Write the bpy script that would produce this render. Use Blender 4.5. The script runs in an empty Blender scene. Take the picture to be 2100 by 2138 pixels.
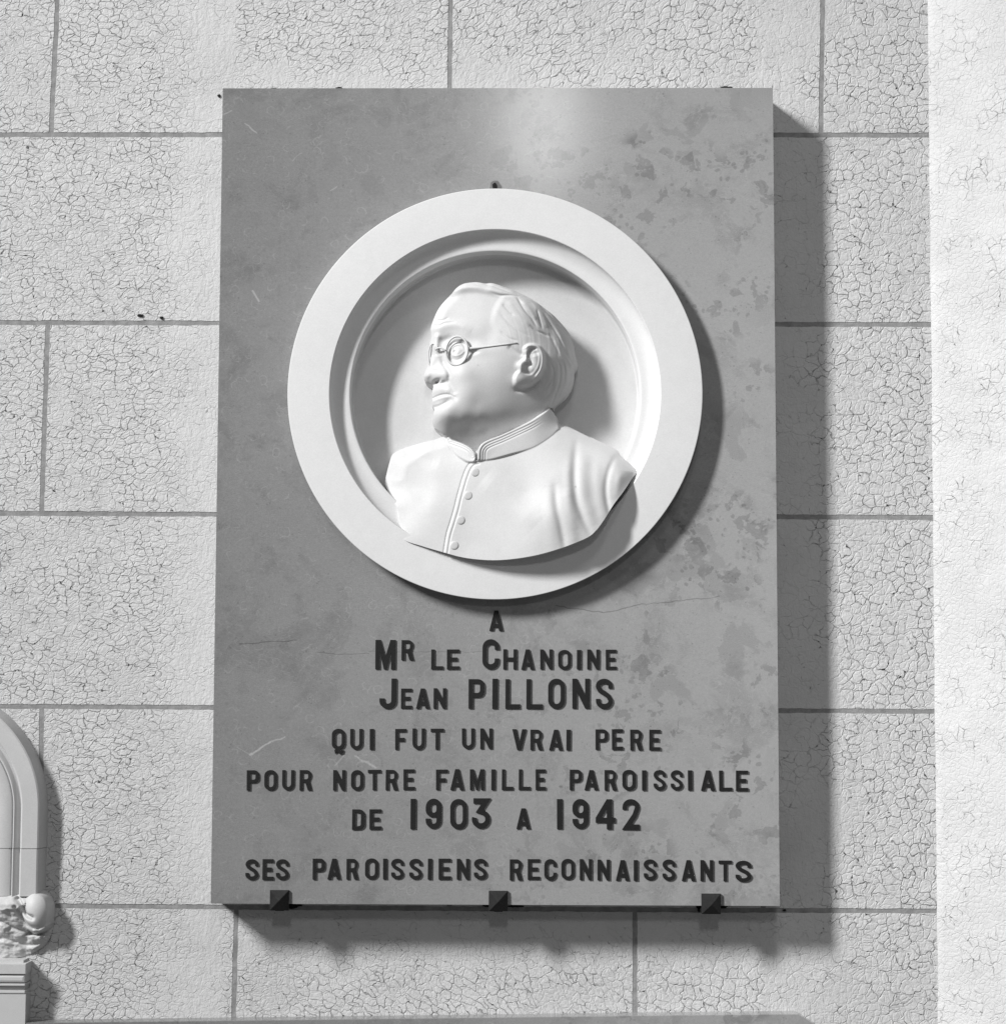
import bpy, bmesh, math, random
import numpy as np
from mathutils import Vector, Matrix, noise as mnoise

random.seed(7)
C = bpy.context.scene.collection
scene = bpy.context.scene

# ------------------------------------------------------------------ camera
F = 4370.0                      # focal length in photo pixels (2100 x 2138)
W_SLAB, H_SLAB, T_SLAB = 0.80, 1.1742, 0.062
YS = -T_SLAB                    # front plane of the slab; the wall is at Y = 0
_p, _y, _r = -0.0869055, 0.0133622, 0.0029120
_t = np.array([-0.00992730, -0.0322233, 2.99616625])
def _rot(p, y, r):
    cp, sp = math.cos(p), math.sin(p); c, s = math.cos(y), math.sin(y); cr, sr = math.cos(r), math.sin(r)
    Rx = np.array([[1, 0, 0], [0, cp, -sp], [0, sp, cp]]); Ry = np.array([[c, 0, s], [0, 1, 0], [-s, 0, c]])
    Rz = np.array([[cr, -sr, 0], [sr, cr, 0], [0, 0, 1]])
    return Rz @ Rx @ Ry
RM = _rot(_p, _y, _r)
def w2(v): return np.array([v[0], v[2], -v[1]])          # wall axes -> world axes
CAM = w2(-RM.T @ _t) + np.array([0, YS, 0])
AX, AY, AZ = w2(RM[0]), w2(RM[1]), w2(RM[2])             # right, down, forward
def pix(u, v, Y):
    """measured photo position (u, v) of a point that lies in the plane Y"""
    d = AX * (u - 1050) + AY * (v - 1069) + AZ * F
    return CAM + d * ((Y - CAM[1]) / d[1])
cd = bpy.data.cameras.new('camera'); cam = bpy.data.objects.new('camera', cd); C.objects.link(cam)
cam.matrix_world = Matrix(((AX[0], -AY[0], -AZ[0], CAM[0]), (AX[1], -AY[1], -AZ[1], CAM[1]), (AX[2], -AY[2], -AZ[2], CAM[2]), (0, 0, 0, 1)))
cd.sensor_fit = 'VERTICAL'; cd.sensor_height = 36; cd.sensor_width = 36; cd.lens = F / 2138 * 36
cd.clip_start = 0.05; cd.clip_end = 100
scene.camera = cam

# ------------------------------------------------------------------ light
world = bpy.data.worlds.new('World'); scene.world = world; world.use_nodes = True
world.node_tree.nodes['Background'].inputs[0].default_value = (1, 1, 1, 1)
world.node_tree.nodes['Background'].inputs[1].default_value = 0.135
scene.view_settings.view_transform = 'Standard'; scene.view_settings.look = 'None'
scene.view_settings.exposure = 0; scene.view_settings.gamma = 1
def area(name, loc, target, sx, sz, power, spread):
    l = bpy.data.lights.new(name, 'AREA'); l.shape = 'RECTANGLE'; l.size = sx; l.size_y = sz; l.energy = power; l.spread = math.radians(spread)
    o = bpy.data.objects.new(name, l); C.objects.link(o); o.location = loc
    d = Vector(target) - Vector(loc); o.rotation_euler = d.to_track_quat('-Z', 'Y').to_euler(); return o
# tall side window high on the left, and one lamp high up behind the camera
area('side_window_light', (-5.6, -4.3, 4.45), (1.7, 0, -1.2), 0.75, 1.9, 73, 40)
area('nave_lamp_light', (0.10, -6.4, 2.30), (0.1, 0, 0.0), 0.25, 0.52, 3.6, 60)
area('clerestory_light', (0.3, -4.2, 4.7), (0.1, 0, 0.0), 0.7, 0.9, 3.4, 60)

# ------------------------------------------------------------------ materials
def new_mat(name, rough=0.6, spec=0.4):
    m = bpy.data.materials.new(name); m.use_nodes = True
    nt = m.node_tree; b = nt.nodes['Principled BSDF']
    b.inputs['Roughness'].default_value = rough; b.inputs['Specular IOR Level'].default_value = spec
    return m, nt, b
class NB:
    def __init__(s, nt): s.nt = nt
    def n(s, t, **k):
        n = s.nt.nodes.new(t)
        for a, b in k.items(): setattr(n, a, b)
        return n
    def link(s, a, b): s.nt.links.new(a, b)
    def setin(s, sock, v):
        if isinstance(v, bpy.types.NodeSocket): s.link(v, sock)
        else: sock.default_value = v
    def math(s, op, a, b=0.0, c=0.0, clamp=False):
        n = s.n('ShaderNodeMath', operation=op, use_clamp=clamp)
        s.setin(n.inputs[0], a); s.setin(n.inputs[1], b)
        if len(n.inputs) > 2: s.setin(n.inputs[2], c)
        return n.outputs[0]
    def vmath(s, op, a, b=(0, 0, 0), scale=None):
        n = s.n('ShaderNodeVectorMath', operation=op); s.setin(n.inputs[0], a)
        if scale is not None: s.setin(n.inputs['Scale'], scale)
        else: s.setin(n.inputs[1], b)
        return n
    def noise(s, vec, scale, detail=2, rough=0.5, dist=0.0):
        n = s.n('ShaderNodeTexNoise'); s.link(vec, n.inputs['Vector'])
        n.inputs['Scale'].default_value = scale; n.inputs['Detail'].default_value = detail
        n.inputs['Roughness'].default_value = rough; n.inputs['Distortion'].default_value = dist
        return n.outputs['Fac'], n.outputs['Color']
    def voro(s, vec, scale, feature='F1', rand=1.0):
        n = s.n('ShaderNodeTexVoronoi', feature=feature, voronoi_dimensions='2D'); s.link(vec, n.inputs['Vector'])
        n.inputs['Scale'].default_value = scale; n.inputs['Randomness'].default_value = rand
        return n
    def mapr(s, v, a, b, c=0.0, d=1.0, smooth=True):
        n = s.n('ShaderNodeMapRange', interpolation_type='SMOOTHSTEP' if smooth else 'LINEAR', clamp=True)
        s.setin(n.inputs['Value'], v); n.inputs['From Min'].default_value = a; n.inputs['From Max'].default_value = b
        s.setin(n.inputs['To Min'], c); s.setin(n.inputs['To Max'], d); return n.outputs[0]
    def grey(s, v):
        n = s.n('ShaderNodeCombineColor'); [s.link(v, n.inputs[i]) for i in range(3)]; return n.outputs[0]
    def bump(s, h, dist, strength=1.0, normal=None):
        n = s.n('ShaderNodeBump'); s.link(h, n.inputs['Height']); n.inputs['Distance'].default_value = dist
        n.inputs['Strength'].default_value = strength
        if normal is not None: s.link(normal, n.inputs['Normal'])
        return n.outputs[0]
    def pos(s, flat=True):
        g = s.n('ShaderNodeNewGeometry').outputs['Position']
        if not flat: return g
        sp = s.n('ShaderNodeSeparateXYZ'); s.link(g, sp.inputs[0])
        c = s.n('ShaderNodeCombineXYZ'); s.link(sp.outputs[0], c.inputs[0]); s.link(sp.outputs[2], c.inputs[1])
        return c.outputs[0], sp.outputs[0], sp.outputs[2], sp.outputs[1]

def crackle_mat(name, base, crack, fade=1.0, plain=False):
    m, nt, b = new_mat(name, 0.62, 0.35); N = NB(nt)
    P, X, Z, Yy = N.pos()
    if plain:                                   # the splayed face runs towards the viewer: use its own length
        c = N.n('ShaderNodeCombineXYZ'); N.link(N.math('MULTIPLY', X, 1.25), c.inputs[0]); N.link(Z, c.inputs[1]); P = c.outputs[0]
    # slightly stretched, warped cell network
    nf, nc = N.noise(P, 14, 3, 0.6)
    warp = N.vmath('SCALE', N.vmath('SUBTRACT', nc, (0.5, 0.5, 0.5)).outputs[0], scale=0.022).outputs[0]
    nf2, nc2 = N.noise(P, 58, 2, 0.55)
    warp2 = N.vmath('SCALE', N.vmath('SUBTRACT', nc2, (0.5, 0.5, 0.5)).outputs[0], scale=0.017).outputs[0]
    Q = N.vmath('ADD', N.vmath('ADD', P, warp).outputs[0], warp2).outputs[0]
    # the left of the wall has flatter, wider cells
    st = N.mapr(X, -0.4, 0.4, 1.55, 1.05)
    sc = N.n('ShaderNodeCombineXYZ'); sc.inputs[0].default_value = 1.0; N.link(st, sc.inputs[1]); sc.inputs[2].default_value = 1
    Q = N.vmath('MULTIPLY', Q, sc.outputs[0]).outputs[0]
    e1 = N.voro(Q, 64, 'DISTANCE_TO_EDGE').outputs['Distance']
    e2 = N.voro(N.vmath('ADD', Q, (3.1, 1.7, 0)).outputs[0], 118, 'DISTANCE_TO_EDGE').outputs['Distance']
    big, _ = N.noise(P, 9, 3, 0.6)
    sm, _ = N.noise(P, 38, 2, 0.6)
    fine, _ = N.noise(P, 420, 3, 0.6)
    # trowelled repair plaster beside and above the plaque has hardly any cracks
    wob = N.math('MULTIPLY', N.math('SUBTRACT', big, 0.5), 0.22)
    xl = N.math('ADD', X, wob)
    bandL = N.math('MULTIPLY', N.mapr(N.math('ADD', xl, N.math('MULTIPLY', N.math('SUBTRACT', sm, 0.5), 0.12)), -0.50, -0.42), N.mapr(X, -0.395, -0.385, 1, 0))
    zt = N.math('ADD', Z, wob)
    bandT = N.math('MULTIPLY', N.mapr(zt, 0.60, 0.655, 1, 0), N.math('MULTIPLY', N.mapr(N.math('ADD', X, wob), -0.50, -0.36), N.mapr(N.math('ADD', X, wob), 0.1, 0.22, 1, 0)))
    bandT = N.math('MULTIPLY', bandT, N.mapr(Z, 0.5, 0.55)); bandT = N.math('MULTIPLY', bandT, N.mapr(sm, 0.35, 0.55, 0.35, 1.0))
    bandB = N.math('MULTIPLY', N.mapr(zt, -0.72, -0.62), N.math('MULTIPLY', N.mapr(X, -0.42, -0.36), N.mapr(N.math('ADD', X, wob), 0.36, 0.46, 1, 0)))
    bandB = N.math('MULTIPLY', bandB, N.mapr(Z, -0.55, -0.5, 1, 0))
    bandR = N.math('MULTIPLY', N.mapr(xl, 0.455, 0.49, 1, 0), N.mapr(X, 0.38, 0.39))
    smooth_area = N.math('MAXIMUM', N.math('MAXIMUM', bandL, bandT), N.math('MAXIMUM', N.math('MULTIPLY', bandB, 0.9), N.math('MULTIPLY', bandR, 0.75)))
    if plain: smooth_area = N.mapr(big, 0.42, 0.6, 0.0, 0.35)
    smooth_area = N.math('MULTIPLY', smooth_area, N.mapr(N.noise(P, 28, 2, 0.6)[0], 0.38, 0.62, 0.55, 1.0))
    live = N.math('SUBTRACT', 1.0, smooth_area)
    lvl = N.mapr(N.math('ADD', N.math('MULTIPLY', big, 0.5), N.math('MULTIPLY', sm, 0.5)), 0.36, 0.58, 0.25, 1.0)
    along, _ = N.noise(P, 130, 2, 0.6)
    if plain: lvl = N.math('MULTIPLY', lvl, N.mapr(N.noise(P, 16, 3, 0.6)[0], 0.42, 0.62, 0.12, 1.0))
    w1 = N.math('MULTIPLY', N.mapr(sm, 0.3, 0.7, 0.045, 0.12), N.mapr(along, 0.38, 0.60, 0.2, 1.4))
    c1 = N.math('SUBTRACT', 1.0, N.math('DIVIDE', e1, w1), clamp=True)
    c1 = N.math('MULTIPLY', c1, lvl)
    c2 = N.math('MULTIPLY', N.mapr(e2, 0.0, 0.045, 1, 0), N.mapr(sm, 0.45, 0.62, 0, 0.7))
    cr = N.math('MULTIPLY', N.math('MAXIMUM', c1, c2), live)
    # pinholes where cracks meet
    v1 = N.voro(Q, 44, 'N_SPHERE_RADIUS').outputs[0] if False else N.voro(N.vmath('ADD', Q, (0.7, 0.3, 0)).outputs[0], 120, 'F1').outputs['Distance']
    dots = N.math('MULTIPLY', N.mapr(v1, 0.14, 0.24, 1, 0), N.mapr(N.noise(P, 95, 1)[0], 0.48, 0.56))
    dots = N.math('MULTIPLY', dots, N.mapr(c1, 0.05, 0.3))
    dark = N.math('MAXIMUM', N.math('MULTIPLY', N.math('POWER', cr, 1.5), 0.62), N.math('MULTIPLY', dots, live))
    dark = N.math('MULTIPLY', dark, fade, clamp=True)
    tone = N.math('ADD', base, N.math('ADD', N.math('MULTIPLY', N.math('SUBTRACT', big, 0.5), 0.16), N.math('MULTIPLY', N.math('SUBTRACT', fine, 0.5), 0.10)))
    tone = N.math('ADD', tone, N.math('MULTIPLY', smooth_area, 0.012))
    mix = N.math('ADD', N.math('MULTIPLY', tone, N.math('SUBTRACT', 1.0, dark)), N.math('MULTIPLY', dark, crack))
    N.link(N.grey(mix), b.inputs['Base Color'])
    pil = N.math('MULTIPLY', N.mapr(e1, 0.0, 0.085), N.math('MULTIPLY', live, lvl))
    pil2 = N.math('MULTIPLY', N.mapr(e2, 0.0, 0.2), N.math('MULTIPLY', live, 0.35))
    # brush and trowel relief
    vs = N.vmath('MULTIPLY', P, (1.0, 0.45, 1)).outputs[0]
    tr, _ = N.noise(vs, 120, 5, 0.65, 0.8)
    tr = N.math('MULTIPLY', N.math('MULTIPLY', tr, N.math('ADD', 0.35, N.math('MULTIPLY', smooth_area, 2.2))), 0.8)
    md, _ = N.noise(P, 22, 3, 0.55)
    h = N.math('ADD', N.math('MULTIPLY', N.math('ADD', pil, pil2), 0.80), N.math('ADD', N.math('MULTIPLY', tr, 0.8), N.math('MULTIPLY', md, 1.0)))
    lump, _ = N.noise(P, 190, 4, 0.6, 0.5)
    h = N.math('ADD', h, N.math('ADD', N.math('MULTIPLY', fine, 0.14), N.math('MULTIPLY', lump, 0.8)))
    N.link(N.bump(h, 0.0011, 0.9), b.inputs['Normal'])
    return m
M_WALL = crackle_mat('cracked_paint', 0.565, 0.045)
M_PIER = crackle_mat('cracked_white_paint', 0.53, 0.14, 1.0, plain=True)

def joint_mat():
    m, nt, b = new_mat('grey_joint', 0.8, 0.2); N = NB(nt); P, X, Z, Y = N.pos()
    a, _ = N.noise(P, 60, 3, 0.6); f, _ = N.noise(P, 300, 2, 0.7)
    t = N.math('ADD', N.mapr(a, 0.3, 0.75, 0.22, 0.33), N.math('MULTIPLY', N.math('SUBTRACT', f, 0.5), 0.12))
    N.link(N.grey(t), b.inputs['Base Color']); N.link(N.bump(f, 0.0008, 0.6), b.inputs['Normal']); return m
M_JOINT = joint_mat()

def seg_marks(N, X, Z, segs):
    """soft thin lines between measured points (veins and scratches of the stone)"""
    out = None
    for (u0, v0, u1, v1, w, a) in segs:
        A = pix(u0, v0, YS); B = pix(u1, v1, YS); dx, dz = B[0] - A[0], B[2] - A[2]; L2 = dx * dx + dz * dz
        px = N.math('SUBTRACT', X, float(A[0])); pz = N.math('SUBTRACT', Z, float(A[2]))
        t = N.math('ADD', N.math('MULTIPLY', px, dx / L2), N.math('MULTIPLY', pz, dz / L2), clamp=True)
        ex = N.math('SUBTRACT', px, N.math('MULTIPLY', t, dx)); ez = N.math('SUBTRACT', pz, N.math('MULTIPLY', t, dz))
        d = N.math('SQRT', N.math('ADD', N.math('MULTIPLY', ex, ex), N.math('MULTIPLY', ez, ez)))
        v = N.mapr(d, 0.0, w * 6.87e-4, a, 0.0)
        out = v if out is None else N.math('MAXIMUM', out, v)
    return out

def slab_mat():
    m, nt, b = new_mat('honed_grey_marble', 0.24, 0.11); N = NB(nt); P, X, Z, Y = N.pos()
    n1, c1 = N.noise(P, 3.2, 4, 0.6); n2, c2 = N.noise(P, 11, 5, 0.65, 0.6); n3, c3 = N.noise(P, 55, 3, 0.6)
    n4, _ = N.noise(P, 700, 2, 0.7); n5, _ = N.noise(P, 240, 3, 0.6)
    warp = N.vmath('SCALE', N.vmath('SUBTRACT', c2, (0.5, 0.5, 0.5)).outputs[0], scale=0.05).outputs[0]
    warpb = N.vmath('SCALE', N.vmath('SUBTRACT', c3, (0.5, 0.5, 0.5)).outputs[0], scale=0.012).outputs[0]
    Q = N.vmath('ADD', P, warp).outputs[0]; Q2 = N.vmath('ADD', P, warpb).outputs[0]
    right = N.mapr(X, -0.12, 0.25, 0.3, 1.0)
    # darker fossil-like patches, mostly on the right
    pat = N.mapr(N.noise(N.vmath('ADD', Q2, (2, 7, 0)).outputs[0], 13, 5, 0.62, 0.4)[0], 0.54, 0.575)
    pick = N.mapr(N.noise(P, 4.5, 1)[0], 0.42, 0.55); pat = N.math('MULTIPLY', N.math('MULTIPLY', pat, pick), N.mapr(n5, 0.3, 0.6, 0.5, 1.0))
    pat2 = N.math('MAXIMUM', N.mapr(N.noise(N.vmath('ADD', Q2, (9, 4, 0)).outputs[0], 30, 4, 0.6, 0.3)[0], 0.56, 0.585), N.math('MULTIPLY', N.mapr(N.voro(Q2, 62, 'F1').outputs['Distance'], 0.15, 0.20, 1, 0), N.mapr(N.noise(P, 20, 2)[0], 0.50, 0.56)))
    pat2 = N.math('MULTIPLY', pat2, N.mapr(N.noise(N.vmath('ADD', P, (5, 2, 0)).outputs[0], 8, 2)[0], 0.46, 0.54))
    mot = N.mapr(n2, 0.50, 0.64, 0, 1)
    # tiny shells: thin light rings
    v3 = N.voro(Q2, 46, 'F1'); ring = N.math('MULTIPLY', N.mapr(N.math('ABSOLUTE', N.math('SUBTRACT', v3.outputs['Distance'], 0.28)), 0.0, 0.05, 1, 0), N.mapr(N.noise(P, 40, 2)[0], 0.52, 0.6))
    ring = N.math('MULTIPLY', ring, N.mapr(X, -0.1, 0.3, 1.0, 0.35))
    wisps = N.math('MULTIPLY', N.mapr(N.math('ABSOLUTE', N.math('SUBTRACT', N.noise(Q2, 26, 4, 0.6, 1.2)[0], 0.5)), 0.0, 0.012, 1, 0), N.mapr(n2, 0.45, 0.6))
    # pits
    v4 = N.voro(Q2, 130, 'F1'); pit = N.math('MULTIPLY', N.mapr(v4.outputs['Distance'], 0.08, 0.16, 1, 0), N.mapr(N.noise(P, 70, 2)[0], 0.56, 0.64))
    base = N.math('ADD', N.mapr(X, -0.45, 0.35, 0.205, 0.325, False), N.math('MULTIPLY', N.math('SUBTRACT', n1, 0.5), 0.07))  # lighter to the right: natural stone variation plus sheen painted into the tone
    base = N.math('ADD', base, N.math('MULTIPLY', N.math('SUBTRACT', n3, 0.5), 0.03))
    base = N.math('ADD', base, N.math('MULTIPLY', N.math('SUBTRACT', n4, 0.5), 0.15))
    base = N.math('ADD', base, N.math('MULTIPLY', N.math('SUBTRACT', n5, 0.5), 0.08))
    dk = N.math('ADD', N.math('MULTIPLY', pat, N.math('MULTIPLY', right, 0.15)), N.math('ADD', N.math('MULTIPLY', pat2, N.math('MULTIPLY', right, 0.22)), N.math('MULTIPLY', mot, 0.13)))
    dk = N.math('ADD', dk, N.math('MULTIPLY', pit, 0.22))
    cracks = seg_marks(N, N.math('ADD', X, N.math('MULTIPLY', N.math('SUBTRACT', n3, 0.5), 0.004)), N.math('ADD', Z, N.math('MULTIPLY', N.math('SUBTRACT', N.noise(P, 45, 3)[0], 0.5), 0.008)),
        [(500, 1345, 618, 1336, 1.6, .4), (660, 1364, 770, 1366, 1.4, .35), (770, 1362, 1010, 1360, 1.2, .25), (1160, 1265, 1260, 1279, 1.8, .4), (1260, 1279, 1340, 1262, 1.8, .4), (1340, 1262, 1500, 1246, 1.5, .35)])
    dk = N.math('ADD', dk, cracks)
    base = N.math('MULTIPLY', base, N.math('SUBTRACT', 1.0, dk, clamp=True))
    lt = seg_marks(N, X, N.math('ADD', Z, N.math('MULTIPLY', N.math('SUBTRACT', n3, 0.5), 0.01)),
        [(522, 1576, 565, 1549, 3.2, .16), (565, 1549, 595, 1539, 2.4, .12), (495, 1560, 522, 1576, 1.5, .07), (742, 1579, 784, 1602, 3, .12), (718, 1578, 700, 1600, 2.5, .09),
         (512, 258, 536, 276, 2.5, .12), (528, 608, 541, 628, 3.5, .14), (612, 334, 630, 320, 2, .06), (690, 400, 704, 388, 2, .1), (466, 238, 484, 231, 1.6, .12)])
    base = N.math('ADD', base, N.math('ADD', N.math('MULTIPLY', ring, 0.05), N.math('ADD', N.math('MULTIPLY', wisps, 0.045), lt)))
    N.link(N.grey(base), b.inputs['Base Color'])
    N.link(N.mapr(n2, 0.3, 0.7, 0.125, 0.135), b.inputs['Roughness'])
    h = N.math('SUBTRACT', N.math('MULTIPLY', n5, 0.05), cracks)
    N.link(N.bump(h, 0.0003, 0.4), b.inputs['Normal'])
    return m
M_SLAB = slab_mat()

def marble_mat(name, base):
    m, nt, b = new_mat(name, 0.5, 0.3); N = NB(nt); g = N.pos(False)
    n1, _ = N.noise(g, 9, 4, 0.6); n2, _ = N.noise(g, 620, 2, 0.7); n3, _ = N.noise(g, 60, 3, 0.6); n4, _ = N.noise(g, 34, 2)
    v = N.n('ShaderNodeTexVoronoi'); N.link(g, v.inputs['Vector']); v.inputs['Scale'].default_value = 42
    sp = N.math('MULTIPLY', N.mapr(v.outputs['Distance'], 0.03, 0.09, 1, 0), N.mapr(n4, 0.6, 0.68))
    t = N.math('ADD', base, N.math('MULTIPLY', N.math('SUBTRACT', n1, 0.5), 0.08))
    t = N.math('ADD', t, N.math('MULTIPLY', N.math('SUBTRACT', n2, 0.5), 0.16))
    t = N.math('ADD', t, N.math('MULTIPLY', N.math('SUBTRACT', n3, 0.5), 0.05))
    t = N.math('MULTIPLY', t, N.math('SUBTRACT', 1.0, N.math('MULTIPLY', sp, 0.3)))
    N.link(N.grey(t), b.inputs['Base Color'])
    h = N.math('ADD', N.math('MULTIPLY', n2, 0.25), n3); N.link(N.bump(h, 0.00035, 0.35), b.inputs['Normal'])
    return m
M_MARBLE = marble_mat('white_marble', 0.54)
M_RING = marble_mat('white_marble_ring', 0.66)
M_DISH = marble_mat('shaded_marble_recess', 0.54)  # darker than the ring: recess shade put into the marble colour
M_TRIM = marble_mat('painted_stone_trim', 0.54)

def dark_mat(name, base, rough):
    m, nt, b = new_mat(name, rough, 0.3); N = NB(nt); g = N.pos(False)
    n, _ = N.noise(g, 350, 3, 0.6); n2, _ = N.noise(g, 60, 2, 0.6)
    N.link(N.grey(N.math('ADD', base, N.math('MULTIPLY', N.math('SUBTRACT', N.math('ADD', n, n2), 1.0), base * 0.7))), b.inputs['Base Color'])
    N.link(N.bump(n, 0.0004, 0.5), b.inputs['Normal']); return m
M_LETTER = dark_mat('black_lead', 0.008, 0.7)
M_PIN = dark_mat('black_iron', 0.018, 0.42)
M_HOLE = dark_mat('dark_gap', 0.01, 0.9)
M_FILL = dark_mat('grey_filler', 0.16, 0.8)

# ------------------------------------------------------------------ helpers
def link_mesh(name, me, mat=None, parent=None):
    o = bpy.data.objects.new(name, me); C.objects.link(o)
    if mat and not me.materials: me.materials.append(mat)
    if parent is not None: o.parent = parent
    return o
def mesh_from(name, verts, faces, smooth=False):
    me = bpy.data.meshes.new(name); me.from_pydata([tuple(map(float, v)) for v in verts], [], faces); me.update()
    if smooth: me.polygons.foreach_set('use_smooth', [True] * len(me.polygons))
    return me
def bm_obj(name, bm, mat, parent=None, smooth=False):
    me = bpy.data.meshes.new(name); bmesh.ops.recalc_face_normals(bm, faces=bm.faces); bm.to_mesh(me); bm.free()
    if smooth: me.polygons.foreach_set('use_smooth', [True] * len(me.polygons))
    return link_mesh(name, me, mat, parent)
def empty(name, loc, label=None, cat=None, kind=None, group=None):
    o = bpy.data.objects.new(name, None); C.objects.link(o); o.location = loc; o.empty_display_size = 0.05
    if label: o['label'] = label
    if cat: o['category'] = cat
    if kind: o['kind'] = kind
    if group: o['group'] = group
    bpy.context.view_layer.update()
    return o
def prism(pts, y0, y1, bevel=0.0):
    """closed outline pts [(x, z)] from y1 (back) to y0 (front)"""
    bm = bmesh.new(); f = [bm.verts.new((p[0], y0, p[1])) for p in pts]
    face = bm.faces.new(f); r = bmesh.ops.extrude_face_region(bm, geom=[face])
    vs = [g for g in r['geom'] if isinstance(g, bmesh.types.BMVert)]
    bmesh.ops.translate(bm, verts=vs, vec=(0, y1 - y0, 0))
    if bevel:
        ed = [e for e in bm.edges if all(abs(v.co.y - y0) < 1e-7 for v in e.verts)]
        bmesh.ops.bevel(bm, geom=ed, offset=bevel, segments=2, affect='EDGES', profile=0.5)
    return bm

# ------------------------------------------------------------------ wall with painted ashlar blocks
wall = empty('wall', (0, 0.0, 0), kind='structure')
wall['label'] = 'cracked pale painted wall of large blocks with grey joints'
bk = bmesh.new(); bmesh.ops.create_grid(bk, x_segments=1, y_segments=1, size=1)
me = mesh_from('joints', [(-1.6, 0.00035, -1.4), (1.0, 0.00035, -1.4), (1.0, 0.00035, 1.3), (-1.6, 0.00035, 1.3)], [(0, 1, 2, 3)]); bk.free()
link_mesh('joint_bed', me, M_JOINT, wall)
JH = [(-700, -700, 0), (-112, -112, 0), (281.5, 282.5, 0), (674, 678, 0), (1072, 1081, 0), (1475, 1486, 0), (1891, 1903, 0), (2310, 2325, 0), (2900, 2915, 0)]
def jv(row, u): a, b, _ = JH[row]; return a + (b - a) * (u / 2000.0)
VJ = {0: [(-500, -500), (330, 330), (1130, 1130)],
      1: [(-700, -700), (126, 108), (942, 938), (1719, 1713)],
      2: [(-320, -330), (560, 556), (1330, 1332)],
      3: [(-720, -740), (101, 88), (1000, 1000), (1560, 1562)],
      4: [(-340, -350), (590, 588), (1390, 1392)],
      5: [(-760, -780), (88, 84), (940, 938), (1590, 1592)],
      6: [(-360, -370), (494, 484), (1325, 1326)],
      7: [(-500, -500), (110, 110), (960, 960), (1580, 1580)]}
rg = random.Random(3)
def edge_pts(p0, p1, step=13, amp=0.8):
    n = max(2, int(math.dist(p0, p1) / step)); out = []
    for i in range(n):
        t = i / n; out.append((p0[0] + (p1[0] - p0[0]) * t + rg.uniform(-amp, amp), p0[1] + (p1[1] - p0[1]) * t + rg.uniform(-amp, amp)))
    return out
hw = 5.0
for row in range(0, 8):
    vs = [(-1400, -1420)] + VJ[row] + [(2420, 2440)]
    for i in range(len(vs) - 1):
        (a0, a1), (b0, b1) = vs[i], vs[i + 1]
        if b0 > 1950: b0 = b1 = None
        if b0 is None: b0, b1 = 1985, 2000
        if a0 > 1900: continue
        tl = (a0 + hw, jv(row, a0) + hw); tr = (b0 - hw, jv(row, b0) + hw); br = (b1 - hw, jv(row + 1, b1) - hw); bl = (a1 + hw, jv(row + 1, a1) - hw)
        pts = edge_pts(tl, tr) + edge_pts(tr, br) + edge_pts(br, bl) + edge_pts(bl, tl)
        w = [pix(u, v, 0) for (u, v) in pts]
        bm = prism([(p[0], p[2]) for p in w], -0.0001 - rg.uniform(0, .0003), 0.004, 0.0003)
        bm_obj('block', bm, M_WALL, wall)

# dark gaps in the plaster beside the pins and over the slab
def blob(u0, v0, u1, v1, seed, name='plaster_gap', yy=-0.0022):
    r = random.Random(seed); n = 16; pts = []
    for i in range(n):
        a = 2 * math.pi * i / n; k = r.uniform(0.65, 1.1)
        u = (u0 + u1) / 2 + (u1 - u0) / 2 * math.cos(a) * k; v = (v0 + v1) / 2 + (v1 - v0) / 2 * math.sin(a) * k
        p = pix(u, v, yy); pts.append((p[0], p[2]))
    bm_obj(name, prism(pts[::-1], yy, 0.0), M_HOLE, wall)
for i, q in enumerate([(598, 1886, 622, 1899), (618, 1888, 632, 1893), (1452, 1890, 1468, 1898), (1455, 1892, 1462, 1906), (1500, 1890, 1519, 1898), (1007, 1889, 1024, 1894), (1058, 1890, 1094, 1895),
                       (1632, 1898, 1642, 1903), (566, 183, 580, 186), (700, 181, 716, 186), (1502, 180, 1530, 184.5), (454, 196, 461, 203), (287, 655, 300, 662), (333, 660, 342, 667)]):
    blob(*q, seed=i)

# ------------------------------------------------------------------ pilaster with a splayed face on the right
a = pix(1941, 0, 0); b_ = pix(1963, 2138, 0)
sl = (b_[0] - a[0]) / (b_[2] - a[2])
pil = bmesh.new(); cols = []
prof = [(-0.004, 0.0), (0.0, -0.0035), (0.004, -0.008), (0.30, -0.135), (0.34, -0.14), (0.9, -0.14)]
zz = np.linspace(1.3, -1.4, 60)
for z in zz:
    x0 = a[0] + sl * (z - a[2]); cols.append([pil.verts.new((x0 + px + 0.0012 * mnoise.noise(Vector((3.1, z * 14, 0))), py, z)) for px, py in prof])
for i in range(len(zz) - 1):
    for j in range(len(prof) - 1): pil.faces.new((cols[i][j], cols[i][j + 1], cols[i + 1][j + 1], cols[i + 1][j]))
pier = bm_obj('pilaster', pil, M_PIER, None, smooth=True)
pier['label'] = 'bright white cracked pilaster with splayed face at the right edge'; pier['category'] = 'pilaster'

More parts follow.
